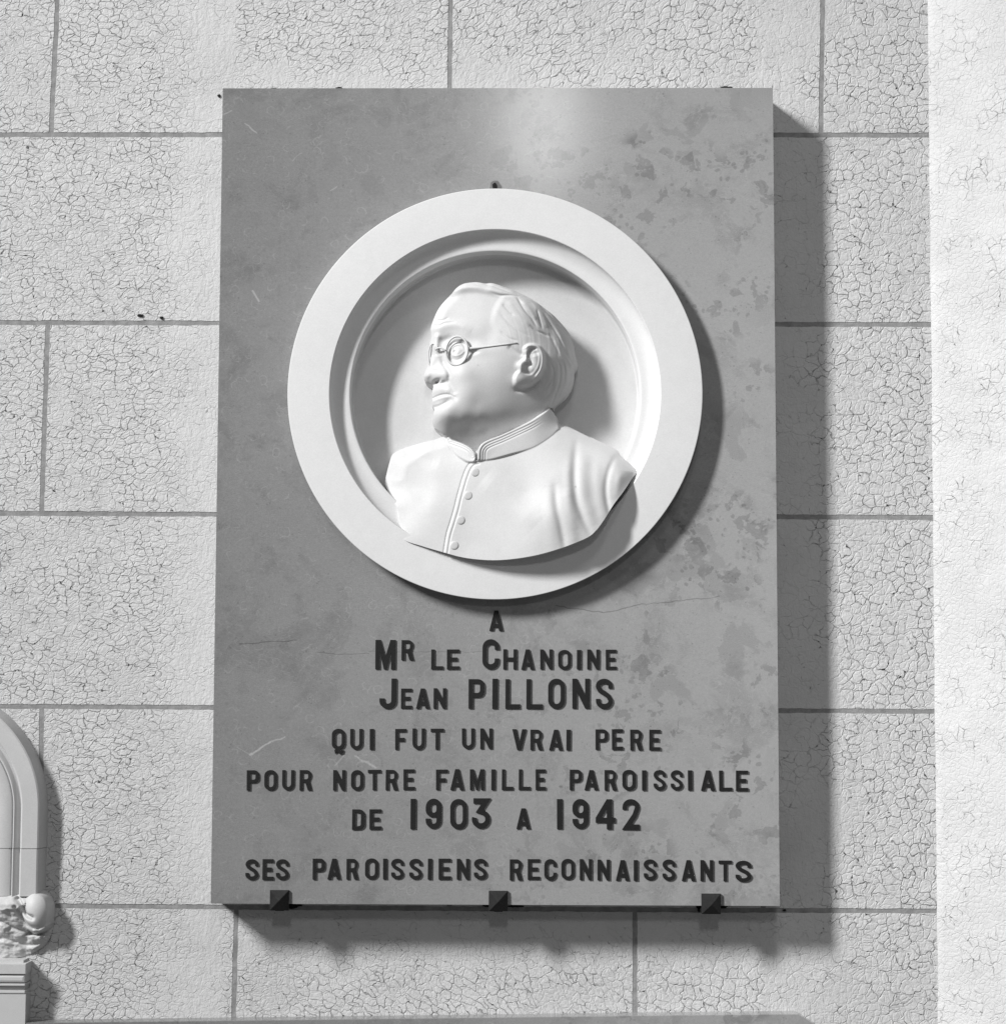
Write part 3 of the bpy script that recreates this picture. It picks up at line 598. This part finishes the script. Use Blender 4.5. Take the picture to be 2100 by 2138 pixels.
# forehead, brow, socket
hd += LN([(892, 688), (915, 681), (938, 675), (962, 677), (985, 690)], 10, 3) + G(932, 705, 10, 6, -6, -14) + G(960, 702, 16, 5, -1.2, 12) + G(958, 730, 22, 20, -2) - 3.2 * sstep(1 - np.hypot((uu - 953.5) / 21.5, (vv - 731.5) / 28.5), 0, 0.22) + G(987, 735, 8, 3, -4, -8) + G(984, 712, 12, 10, -2)
hd += LN([(902, 673), (915, 675), (928, 670), (950, 669)], 1.7, -1.4) + LN([(910, 662), (922, 664), (935, 658)], 1.7, -0.9) + G(1020, 700, 14, 22, -2.5, 20)
# eye
hd += G(955, 732, 11, 9, 7) + LN([(939, 729), (945, 721), (954, 717.5), (963, 720), (970, 728)], 1.9, 2.6) + LN([(937, 721), (948, 712), (963, 713), (974, 722)], 2.2, -2.2)
hd += LN([(941, 738), (951, 742), (962, 739), (970, 731)], 1.6, 1.2) + LN([(942, 745), (953, 750), (967, 745)], 2.4, -1.5) + G(948.5, 732, 2.2, 2.4, -4.0) + LN([(945, 728), (951, 726.5), (954, 732), (951, 737), (946, 736)], 1.0, -1.2)
hd += G(902, 733, 4, 9, -7)                                                                        # far eye hollow
# nose
hd += LN([(911, 700), (908, 720), (904, 742), (896, 762), (889, 779)], 7.5, 6, False) + LN([(920, 738), (924, 752), (930, 765), (936, 775), (938, 786), (934, 795)], 4.5, -3.6) + G(922, 782, 11, 9.5, 7) + G(905, 775, 16, 12, 8) + G(890, 781, 8, 9, 4) + LN([(908, 712), (902, 740), (893, 768)], 6, 3) + LN([(912, 735), (911, 755), (908, 770)], 8, 3)
hd += G(911, 792.5, 4.6, 2.6, -20, -8) + LN([(888, 793), (900, 798.5), (916, 798), (932, 796)], 3.4, -7)
# cheek, folds
hd += G(968, 774, 20, 17, 4.5) + LN([(936, 790), (941, 801), (947, 813), (951, 824)], 6, -2.6) + G(978, 822, 18, 20, 3) + G(1000, 730, 26, 9, 2)
# mouth
hd += LN([(895, 816), (908, 813), (925, 813), (940, 819)], 7, 2.4) + LN([(896, 829.5), (906, 826), (915, 823.5), (926, 822.5), (938, 824), (950, 830)], 1.9, -3.6)
hd += LN([(896, 836), (906, 833), (918, 830.5), (930, 828.5), (943, 828.5)], 4.4, 3.4) + LN([(896, 846), (908, 847), (918, 845), (928, 841), (938, 836)], 3.8, -4.2) + G(951, 831, 4.5, 5, -1.6) + G(917, 864, 15, 12, 6) + G(938, 850, 12, 8, 2)
# jaw and double chin
hd += G(962, 893, 14, 6, -3, -10) + G(1003, 893, 18, 7, -3, -14) + G(985, 896, 10, 7, 2.5)
# hair
HAIR = crom([(941, 611), (963, 603.5), (984, 602), (1004, 604), (1025, 609.5), (1044, 616), (1036, 632), (1028, 653), (1026, 674), (1036, 690), (1050, 702), (1056, 713), (1062, 726), (1078, 738), (1094, 742), (1100, 760), (1112, 790), (1118, 806), (1124, 815), (1138, 832), (1149, 843), (1158, 846)], 5, False)
hair_poly = np.r_[HAIR, [[1190, 870], [1300, 760], [1250, 600], [1100, 560], [960, 560], [925, 590], [930, 612]]]
dhair = sdf(hair_poly)
hd += 2.6 * sstep(dhair, -6.0, 10.0) * sstep(np.hypot((uu - 1095) / 1.0, (vv - 755) / 1.3), 20, 60) * (0.55 + 0.45 * sstep(vv, 700, 600) + 0.3 * sstep(vv, 790, 820))
part = crom([(1025, 607), (1045, 613), (1066, 612.5), (1088, 614), (1104, 618), (1124, 628), (1148, 645)], 5, False)
hd += LN(part, 2.4, -2.6, True, False) + LN([(945, 604), (962, 595), (985, 593), (1012, 597), (1045, 604), (1080, 607)], 9, 4) + LN([(950, 598), (965, 588), (985, 586), (1010, 592)], 1.5, -1.8) + LN([(1008, 586), (1030, 592), (1058, 603), (1090, 612)], 1.8, -2.5) + LN([(1018, 590), (1045, 594), (1075, 604)], 3, 2)
for pth, w_, am in [([(1079, 616), (1087, 630), (1096, 645), (1109, 660), (1121, 678)], 2.6, -5), ([(1121, 640), (1124, 652), (1128, 668), (1133, 684)], 2.2, -3), ([(1106, 677), (1120, 688), (1134, 693), (1147, 699)], 2.4, -4),
                    ([(1049, 632), (1060, 645), (1073, 658)], 2.4, -2.5), ([(1042, 648), (1058, 668), (1082, 690), (1110, 702)], 3, -1.6), ([(1045, 690), (1060, 705), (1082, 712)], 2.4, -2), ([(1128, 630), (1149, 651), (1170, 671), (1188, 690)], 2.0, -3.6),
                    ([(1136, 650), (1150, 672), (1166, 694), (1178, 721), (1190, 742), (1203, 757)], 2.3, -3.6), ([(1146, 690), (1158, 712), (1170, 738)], 3, -2.6), ([(1186, 690), (1190, 715), (1196, 735), (1203, 752)], 1.8, -3),
                    ([(1176, 745), (1180, 770), (1178, 795), (1166, 822)], 2.0, -3), ([(1148, 750), (1156, 772), (1155, 795), (1146, 815)], 2.3, -2.2), ([(1164, 742), (1170, 765), (1168, 795), (1157, 828)], 2.0, -2.4), ([(1192, 765), (1190, 790), (1178, 815)], 1.8, -2.4),
                    ([(1126, 814), (1140, 806), (1150, 792), (1156, 775)], 2.4, -1.8), ([(1138, 828), (1150, 815), (1158, 798)], 2.2, -1.8), ([(1151, 840), (1157, 826), (1160, 814)], 1.8, -3), ([(1090, 625), (1106, 645), (1120, 665)], 4, 2.4), ([(1112, 625), (1132, 655), (1142, 680)], 4, 2.4),
                    ([(1060, 625), (1080, 655), (1105, 680)], 5, 2), ([(1140, 645), (1160, 675), (1176, 705)], 3.5, 2.2), ([(1158, 705), (1172, 735), (1186, 765)], 3.5, 2), ([(1185, 735), (1195, 762), (1190, 775)], 3, 2)]:
    hd += LN(pth, w_ * (1.0 if am < 0 else 1.25), am * 0.62)
rr_ = np.hypot(uu - 985, (vv - 725) * 0.95); th_ = np.arctan2(vv - 725, uu - 985)
fine = np.zeros(uu.shape)
for fr, am, ph, wv in ((0.62, .5, 0.3, 2.3), (0.95, .4, 1.9, 3.1), (0.33, .8, 4.0, 1.7), (1.4, .22, 2.2, 4.4)):
    fine += am * np.sin(fr * rr_ + ph + 1.6 * np.sin(wv * th_ + ph) + 0.8 * np.sin(0.031 * uu * wv + 0.023 * vv))
hd += 0.16 * fine * sstep(dhair, 1, 12)
# ear
EAR = crom([(1097, 745), (1093.5, 735), (1096.5, 725), (1104, 719.5), (1116, 718.5), (1128, 723), (1135, 735), (1137, 752), (1134, 771), (1126, 787), (1114, 799), (1100, 806), (1084, 808), (1074.5, 803), (1073, 793), (1076, 782), (1083, 773), (1084, 760), (1090, 752)], 5)
de = sdf(EAR)
ear = 9.5 * sstep(de, -4.0, 5.5)
concha = crom([(1106, 733), (1117, 731), (1124, 738), (1125, 755), (1120, 770), (1110, 781), (1096, 781), (1090, 774), (1094, 764), (1100, 752)], 5)
ear += -3.4 * sstep(sdf(concha), -2.5, 3.5) + LN([(1117, 738), (1120, 752), (1117, 767), (1107, 779)], 8, 5) + LN([(1102, 748), (1104, 738), (1111, 729.5), (1121, 729)], 2.6, -5) + LN([(1103, 744), (1108, 754), (1104, 766)], 2.8, -3.2) + G(1093, 771, 5, 4.5, 1.2) + LN([(1096, 742), (1099, 752), (1102, 760)], 2.4, 5)
ear += G(1084, 765, 5, 6, 5) + G(1086, 794, 11, 8, 4.5) + LN([(1095, 728), (1104, 721.5), (1116, 720.5), (1127, 726), (1133, 738), (1134, 754), (1130, 771), (1121, 785)], 2.8, 3.5, False)
hd += ear + LN([(1072, 812), (1092, 813), (1112, 806), (1130, 790)], 5, -4) + LN([(1060, 722), (1076, 734), (1092, 742)], 5, -3) + LN([(1142, 735), (1143, 765), (1133, 790)], 4, -2.5)

# --- put head, neck opening, collar and cassock together
neck_in = hd.copy()
z = np.where((dt <= 0) & (vv < 905), hd, torso)
in_head = (dh > 0)
in_cr, in_cl = dcr > 0, dcl > 0
up = crom([(1150, 849), (1132, 863), (1108, 880), (1077, 896), (1046, 911), (1022, 921), (1009, 929), (1002, 941), (1001, 958)], 5, False)
dup, tup = segdist(up, False, want_t=True)
groove = -1.8 * (np.exp(-((dup - 3.2) / 1.0) ** 2) + np.exp(-((dup - 8.4) / 1.0) ** 2) + np.exp(-((dup - 13.2) / 1.0) ** 2)) * sstep(tup, 0.12, 0.3)
bandtop = tps([(1148, 846, -22), (1132, 860, -10), (1108, 877, 2), (1077, 893, 9), (1046, 908, 15), (1008, 925, 18), (997, 945, 18), (996, 962, 15), (1169, 880, -34), (1168, 893, -24), (1123, 930, 8), (1068, 949, 17), (1031, 959, 15), (1008, 962, 12)])
z_cr = bandtop + groove + 1.0 * sstep(dcr, 0, 2.5)
z_cl = tps([(932, 908, -22), (957, 919, -8), (980, 931, 6), (994, 950, 12), (984, 965, 8), (962, 956, -4), (940, 932, -17)]) + 1.5 * sstep(dcl, 0, 2.5)
dcl2 = segdist(crom([(938, 918), (955, 925), (970, 932), (982, 941), (987, 953)], 5, False))
z_cl += -1.6 * (np.exp(-((dcl2) / 1.0) ** 2) + np.exp(-((dcl2 - 4.5) / 1.0) ** 2))
face_zone = in_head & ~in_cr & ~in_cl & ~(flap & (vv > 940))
below = inside(np.r_[crom([(932, 908), (957, 919), (980, 931), (993, 945), (995, 962)], 5, False), [[995, 962], [996, 950]], crom(CTOP[::-1], 5, False), [[1300, 845], [1300, 1200], [780, 1200], [780, 908]]])
skin = in_head & ~below
gapz = tps([(945, 914, -18), (970, 920, -8), (990, 935, -2), (996, 955, -4), (1020, 914, 2), (1060, 898, 4), (1140, 848, -20)])
zone_skin = skin & ~in_cr & ~in_cl
wsk = sstep(dh, -1.3, 1.3) * (~below & ~in_cr & ~in_cl); z = z * (1 - wsk) + hd * wsk
slit = inside([(992, 942), (996, 936), (1000, 942), (997, 961), (994, 961)])
wc = sstep(dcr, -1.6, 1.2); z = z * (1 - wc) + z_cr * wc; wc = sstep(dcl, -1.6, 1.2); z = z * (1 - wc) + z_cl * wc; z = np.where(slit & ~in_cr & ~in_cl, -8, z)
mask = (dh > 0) & ~below | (dt > 0) | in_cr | in_cl
zs = blur(z, 0.8)
z = zs
part_id = np.full(uu.shape, 2)                    # 0 head, 1 hair, 2 cassock, 3 collar
part_id[zone_skin] = 0
part_id[zone_skin & (dhair > 1.5) & (de < 0)] = 1
part_id[in_cr | in_cl] = 3
# outline: union boundary (used to trim the rim cleanly)
gu = np.gradient(z, axis=1); gv = np.gradient(z, axis=0)
nx, nz_, ny = -gu, gv, -np.ones(uu.shape); nl = np.sqrt(nx ** 2 + nz_ ** 2 + 1); NRM = np.stack([nx / nl, ny / nl, nz_ / nl], -1)

cell = mask[:-1, :-1] & mask[1:, :-1] & mask[:-1, 1:] & mask[1:, 1:]
cid = part_id[:-1, :-1]
# snap boundary vertices onto the drawn outlines
cnt = np.zeros(uu.shape, int); 
for a_, b2 in ((0, 0), (0, 1), (1, 0), (1, 1)): cnt[a_:a_ + cell.shape[0], b2:b2 + cell.shape[1]] += cell
bnd = (cnt > 0) & (cnt < 4)
PU, PV = uu.copy(), vv.copy()
allp = [hp, tp]
bi, bj = np.nonzero(bnd)
for i, j in zip(bi, bj):
    best = None; x, y = uu[i, j], vv[i, j]
    use = hp if part_id[i, j] <= 1 else tp
    d = use - (x, y); q = (d ** 2).sum(1); k = int(q.argmin())
    for k2 in (k - 1, k):
        A_, B_ = use[k2 % len(use)], use[(k2 + 1) % len(use)]; dd = B_ - A_; t = max(0, min(1, ((x - A_[0]) * dd[0] + (y - A_[1]) * dd[1]) / (dd @ dd + 1e-9)))
        p = A_ + t * dd; dist = math.hypot(p[0] - x, p[1] - y)
        if best is None or dist < best[0]: best = (dist, p)
    if best[0] < 2.2: PU[i, j], PV[i, j] = best[1]
ZC = 22.0
def to_world(U, V, Z):
    # the relief stands proud of the ring: measured outlines are reduced to their true size about the camera's foot point
    U = U + (1055 - U) * ZC / F; V = V + (1450 - V) * ZC / F
    return np.stack([mc[0] + (U - MC_U) * KM, YR - Z * KM, mc[2] - (V - MC_V) * KM], -1)
WP = to_world(PU, PV, z)
def grid_part(name, pid, parent, mat):
    sel = cell & (cid == pid); ii, jj = np.nonzero(sel); Wd = uu.shape[1]
    quads = np.stack([ii * Wd + jj, (ii + 1) * Wd + jj, (ii + 1) * Wd + jj + 1, ii * Wd + jj + 1], 1)
    uq, inv = np.unique(quads, return_inverse=True); inv = inv.reshape(quads.shape)
    me = bpy.data.meshes.new(name); co = WP.reshape(-1, 3)[uq]; nr = NRM.reshape(-1, 3)[uq]
    me.vertices.add(len(uq)); me.vertices.foreach_set('co', co.astype(np.float32).ravel())
    me.loops.add(inv.size); me.loops.foreach_set('vertex_index', inv.astype(np.int32).ravel())
    me.polygons.add(len(inv)); me.polygons.foreach_set('loop_start', np.arange(0, inv.size, 4, dtype=np.int32)); me.polygons.foreach_set('loop_total', np.full(len(inv), 4, np.int32))
    me.update(calc_edges=True)
    me.polygons.foreach_set('use_smooth', [True] * len(me.polygons))
    me.normals_split_custom_set_from_vertices([tuple(n) for n in nr])
    return put(link_mesh(name, me, mat), parent)
def skirt(pid_set):
    """side walls round the outline, down to the dish"""
    V_, F_ = [], []; idx = {}
    def vid(i, j):
        if (i, j) not in idx:
            p = WP[i, j]; idx[(i, j)] = len(V_); V_.append(tuple(p)); V_.append((p[0], YR + 90 * KM, p[2]))
        return idx[(i, j)]
    H_, W__ = cell.shape; ci, cj = np.nonzero(cell & np.isin(cid, pid_set))
    for i, j in zip(ci, cj):
        for di, dj, e in ((-1, 0, ((i, j), (i, j + 1))), (1, 0, ((i + 1, j + 1), (i + 1, j))), (0, -1, ((i + 1, j), (i, j))), (0, 1, ((i, j + 1), (i + 1, j + 1)))):
            a_, b2 = i + di, j + dj
            if 0 <= a_ < H_ and 0 <= b2 < W__ and cell[a_, b2]: continue
            p, q = vid(*e[0]), vid(*e[1]); F_.append((p, q, q + 1, p + 1))
    return V_, F_
bust = grid_part('head', 0, medal, M_MARBLE)
hair = grid_part('hair', 1, bust, M_MARBLE)
cas = grid_part('cassock', 2, medal, M_MARBLE)
col = grid_part('collar', 3, cas, M_MARBLE)
v_, f_ = skirt([0, 1]); o = put(link_mesh('head_side', mesh_from('head_side', v_, f_), M_MARBLE), bust)
v_, f_ = skirt([2, 3]); o = put(link_mesh('cassock_side', mesh_from('cassock_side', v_, f_), M_MARBLE), cas)

def zat(u, v): return float(z[int(round(v - V0)), int(round(u - U0))])
def tube(path, rad, mat, name, parent, closed=False, n=10):
    """path of (u, v, z) in relief units; rad number or list"""
    P = [Vector(to_world(np.array(p[0]), np.array(p[1]), np.array(p[2]))) for p in path]; m = len(P); bm = bmesh.new(); rings = []
    for i, p in enumerate(P):
        a_ = P[(i - 1) % m] if closed or i else p; b2 = P[(i + 1) % m] if closed or i < m - 1 else p
        d = (b2 - a_).normalized(); x = d.cross(Vector((0, 1, 0))).normalized(); y = x.cross(d).normalized(); r = (rad[i] if isinstance(rad, list) else rad) * KM
        rings.append([bm.verts.new(p + x * r * math.cos(2 * math.pi * k / n) + y * r * math.sin(2 * math.pi * k / n)) for k in range(n)])
    for i in range(m if closed else m - 1):
        a_, b2 = rings[i], rings[(i + 1) % m]
        for k in range(n): bm.faces.new((a_[k], a_[(k + 1) % n], b2[(k + 1) % n], b2[k]))
    if not closed: bm.faces.new(rings[0][::-1]); bm.faces.new(rings[-1])
    return put(bm_obj(name, bm, mat, None, True), parent)
# spectacles
zl = zat(955, 731)
lens = [(953.5 + 23 * math.cos(t) - 2.0 * math.sin(t), 731.5 + 30.5 * math.sin(t) + 1.5 * math.cos(t), max(14, zat(953, 731) + 4) + 6 * math.cos(t)) for t in np.linspace(0, 2 * math.pi, 40, endpoint=False)]
sp1 = tube(lens, 2.3, M_MARBLE, 'spectacle_rim', bust, True)
far = [(912, 726, 8), (911.5, 719, 6), (907, 713.5, 2), (901, 712, -2), (896, 717, -6), (893, 727, -9), (892.3, 737, -10), (892.8, 747, -9), (894.5, 755, -8), (897, 761, -7)]
tube(far, 1.4, M_MARBLE, 'spectacle_rim', bust)
tube([(908, 727, 8), (912, 724.5, 12), (917, 723.5, 15), (922, 725, 17), (928, 729, 18), (932, 731, 18)], 2.0, M_MARBLE, 'spectacle_bridge', bust)
tp_ = [(975, 727, 20), (982, 727, 24), (1000, 725.5, 0), (1018, 723.5, 0), (1036, 721.5, 0), (1056, 719, 0), (1080, 716.5, 0)]
tp_ = [(u, v, z0 if z0 else zat(u, v) + 0.8) for u, v, z0 in tp_]; tp_[1] = (982, 727, max(24, zat(982, 727) + 3)); tp_[0] = (974, 727, tp_[1][2] - 3)
tube(tp_, [3.0, 2.8, 2.2, 1.8, 1.7, 1.6, 1.3], M_MARBLE, 'spectacle_temple', bust)
# cassock buttons
for (u, v) in ((993.4, 986), (978.3, 1035), (963.2, 1087), (950, 1140)):
    bm = bmesh.new(); n = 24; rings = []; z0 = zat(u, v); c = to_world(np.array(u), np.array(v), np.array(z0))
    for r, h in ((9.4, -1.5), (9.2, 0.6), (8.2, 1.7), (5.5, 2.0), (3, 2.1)):
        rings.append([bm.verts.new((c[0] + r * KM * math.cos(2 * math.pi * k / n), c[1] - h * KM, c[2] + r * KM * math.sin(2 * math.pi * k / n))) for k in range(n)])
    for a_, b2 in zip(rings, rings[1:]):
        for k in range(n): bm.faces.new((a_[k], a_[(k + 1) % n], b2[(k + 1) % n], b2[k]))
    bm.faces.new(rings[-1]); put(bm_obj('button', bm, M_MARBLE, None, True), cas)

# ------------------------------------------------------------------ three pyramid-headed pins under the slab
def pin(u0, u1, v0, v1, label, apex=(0.5, 0.5)):
    y0 = YS - 0.0035
    A = pix(u0, v1, y0); B = pix(u1, v0, y0); w, h = B[0] - A[0], B[2] - A[2]
    root = empty('iron_pin', (A[0] + w / 2, 0, A[2]), label, 'pin', group='pyramid headed pins under the plaque')
    bm = bmesh.new(); yb = YS - 0.0006
    q = [(A[0], A[2]), (B[0], A[2]), (B[0], B[2]), (A[0], B[2])]
    back = [bm.verts.new((x, yb, zq)) for x, zq in q]; fr = [bm.verts.new((x, y0, zq)) for x, zq in q]
    ap = bm.verts.new((A[0] + w * apex[0], y0 - 0.011, A[2] + h * apex[1]))
    bm.faces.new(back)
    for k in range(4): bm.faces.new((back[k], back[(k + 1) % 4], fr[(k + 1) % 4], fr[k])); bm.faces.new((fr[k], fr[(k + 1) % 4], ap))
    put(bm_obj('head', bm, M_PIN), root)
    sw = 0.006; zt = -H_SLAB / 2 - 0.0008; xm = A[0] + w / 2
    bm = prism([(xm - sw, zt - 0.009), (xm + sw, zt - 0.009), (xm + sw, zt), (xm - sw, zt)], yb, 0.02)
    put(bm_obj('shank', bm, M_PIN), root)
pin(563.5, 603.7, 1858.7, 1901.0, 'black pyramid headed pin under the left end of the plaque')
pin(1020.2, 1060.0, 1860.2, 1902.5, 'black pyramid headed pin under the middle of the plaque')
pin(1464.0, 1504.0, 1866.0, 1908.5, 'black pyramid headed pin under the right end of the plaque')

# ------------------------------------------------------------------ clipped-corner slab at the lower edge
low = [pix(u, v, -0.03) for u, v in ((-300, 2140), (0, 2136.5), (560, 2130), (1050, 2124), (1400, 2119.5), (1665, 2117), (1700, 2139), (1702, 2700), (-300, 2700))]
lowo = bm_obj('lower_plaque', prism([(p[0], p[2]) for p in low], -0.03, 0.0, 0.0008), M_SLAB)
lowo['label'] = 'plain grey stone plaque with a clipped corner along the bottom edge'; lowo['category'] = 'plaque'

# ------------------------------------------------------------------ niche moulding at the lower left
niche = empty('niche_frame', tuple(pix(60, 2138, 0)), 'pale arched niche frame with carved leaf stop at the lower left', 'niche frame')
KW = 6.98e-4
ac = pix(-165, 1688, -0.03)
def sweep_arch(prof, name, a0=0, a1=112, drop=178, segs=44, low=False):
    bm = bmesh.new(); path = [(0.0, -drop), (0.0, -drop * 0.5)] ; rings = []
    fr = [('s', -drop), ('s', -81.4)] if low else [('s', -80.6), ('s', -1)] + [('a', a0 + (a1 - a0) * i / segs) for i in range(segs + 1)]
    if not low: sweep_arch([(r - 0.8, y - 1.0 if y > 5 else y) for r, y in prof], name, low=True)
    for kind, t in fr:
        rg_ = []
        for r, y in prof:
            if kind == 's': x, zz_ = ac[0] + r * KW, ac[2] + t * KW
            else: x, zz_ = ac[0] + r * KW * math.cos(math.radians(t)), ac[2] + r * KW * math.sin(math.radians(t))
            rg_.append(bm.verts.new((x, -y * KW, zz_)))
        rings.append(rg_)
    for a_, b2 in zip(rings, rings[1:]):
        for k in range(len(prof) - 1): bm.faces.new((a_[k], a_[k + 1], b2[k + 1], b2[k]))
    me = bpy.data.meshes.new(name); bmesh.ops.recalc_face_normals(bm, faces=bm.faces); bm.to_mesh(me); bm.free()
    me.polygons.foreach_set('use_smooth', [True] * len(me.polygons)); me.set_sharp_from_angle(angle=math.radians(28))
    return put(link_mesh(name, me, M_TRIM), niche)
sweep_arch([(253, -2), (252, 4), (243, 36), (240, 38), (209, 40), (206.5, 38)], 'outer_moulding')
sweep_arch([(206.5, 38), (205.5, 30), (202, 25), (198, 27), (194, 33), (191, 35), (189, 34), (187.5, 28), (186, 27)], 'roll_moulding')
sweep_arch([(186, 27), (184.5, 31), (180, 33), (160, 34), (150, 30), (140, 22), (120, 16), (80, 14)], 'inner_moulding')
def noisy_blob(name, c, rad, y, amp, freq, seed, mat=M_TRIM, cut=None, sub=5):
    bm = bmesh.new(); bmesh.ops.create_icosphere(bm, subdivisions=sub, radius=1.0)
    for v in bm.verts:
        d = v.co.copy(); n = mnoise.fractal(d * freq + Vector((seed, 0, 0)), 0.6, 2.1, 5) * amp; q = d * (1 + n)
        v.co = Vector((c[0] + q.x * rad[0] * KW, y - q.y * rad[1] * KW, c[2] + q.z * rad[2] * KW))
    return put(bm_obj(name, bm, mat, None, True), niche)
LU, LV = np.meshgrid(np.arange(-90, 116, 1.6), np.arange(1850, 2014, 1.6))
lout = crom([(-90, 1866), (-40, 1864), (0, 1863), (38, 1861), (60, 1857), (84, 1858), (100, 1867), (109, 1884), (111, 1908), (107, 1938), (99, 1964), (86, 1980), (60, 1996), (30, 2004), (-30, 2008), (-90, 2009)], 4)
lin = inside(lout, LU, LV); ldd = segdist(lout, True, LU, LV)
def sm_(x, a_, b2): t = np.clip((x - a_) / (b2 - a_), 0, 1); return t * t * (3 - 2 * t)
ridge = 1893 + 0.10 * (LU - 20) + 5 * np.sin(LU / 11.0) + 3 * np.sin(LU / 4.7)
lz = 24 + 24 * sm_(LV, 1858, 1890) * (LV < 3000) - 0.36 * np.maximum(LV - ridge, 0) - 5 * sm_(LV - ridge, 0, 5)
rough = np.array([[mnoise.fractal(Vector((a_ / 26.0, b2 / 17.0, 3.3)), 0.75, 2.1, 6) for a_, b2 in zip(ra, rb)] for ra, rb in zip(LU, LV)])
rough2 = np.array([[mnoise.noise(Vector((a_ / 42.0 + b2 / 60.0, b2 / 8.0, 7.7))) for a_, b2 in zip(ra, rb)] for ra, rb in zip(LU, LV)])
lz = lz + rough * (1.2 + 2.6 * sm_(LV - ridge, -6, 10)) + 2.0 * rough2 * sm_(LV - ridge, 0, 14)
ball = 46 * np.sqrt(np.clip(1 - ((LU - 78) / 37) ** 2 - ((LV - 1903) / 50) ** 2, 0, 1)) + 8
lz = np.where(LU > 52 + 6 * np.sin(LV / 9.0), np.maximum(np.where(LV > 1955, lz, lz - 14), ball), lz)
for pth, w_, am in (([(38, 1876), (50, 1890), (58, 1908), (72, 1914)], 4.5, -13), ([(36, 1893), (46, 1915), (62, 1932), (80, 1940)], 5, -8), ([(74, 1942), (90, 1940), (104, 1930)], 2.5, 6), ([(80, 1952), (96, 1944), (106, 1936)], 3, -9),
                    ([(-60, 1925), (-10, 1920), (30, 1938), (60, 1950)], 4, -6), ([(-60, 1965), (0, 1960), (50, 1974), (84, 1970)], 5, -6), ([(88, 1956), (92, 1968)], 3, -6)):
    lz = lz + am * np.exp(-(segdist(crom(pth, 5, False), False, LU, LV) / w_) ** 2)
lz = np.maximum(lz * np.minimum(1, 0.35 + ldd / 14), 1)
def relief_grid(name, parent, mat):
    V_, F_, idx = [], [], {}
    def vid(i, j, base=False):
        k = (i, j, base)
        if k not in idx:
            p = pix(LU[i, j], LV[i, j], -0.02); idx[k] = len(V_); V_.append((p[0], 0.001 if base else -lz[i, j] * KW, p[2]))
        return idx[k]
    ok = lin[:-1, :-1] & lin[1:, :-1] & lin[:-1, 1:] & lin[1:, 1:]
    for i, j in zip(*np.nonzero(ok)):
        F_.append((vid(i, j), vid(i + 1, j), vid(i + 1, j + 1), vid(i, j + 1)))
        for di, dj, e in ((-1, 0, ((i, j), (i, j + 1))), (1, 0, ((i + 1, j + 1), (i + 1, j))), (0, -1, ((i + 1, j), (i, j))), (0, 1, ((i, j + 1), (i + 1, j + 1)))):
            a_, b2 = i + di, j + dj
            if 0 <= a_ < ok.shape[0] and 0 <= b2 < ok.shape[1] and ok[a_, b2]: continue
            F_.append((vid(*e[0]), vid(*e[1]), vid(*e[1], True), vid(*e[0], True)))
    return put(link_mesh(name, mesh_from(name, V_, F_, True), mat), parent)
relief_grid('carved_leaf', niche, M_TRIM)
def course(u1, v0, v1, y, name='shaft', rnd_=0.0):
    A = pix(-260, v1, -y * KW); B = pix(u1, v0, -y * KW)
    put(bm_obj(name, prism([(A[0], A[2]), (B[0], A[2]), (B[0], B[2]), (A[0], B[2])], -y * KW, 0.0, rnd_), M_TRIM), niche)
course(50, 2005, 2011, 38, 'cap_moulding'); course(55, 2012, 2033, 52, 'cap_moulding', .001); course(53, 2035.5, 2051, 50, 'cap_moulding', .0035)
course(53, 2054, 2057.5, 49, 'cap_moulding', .0008); course(52, 2057.5, 2067, 40, 'cap_moulding', .001); course(53, 2068.5, 2073, 46, 'cap_moulding', .0008); course(54.5, 2073.6, 2330, 44)
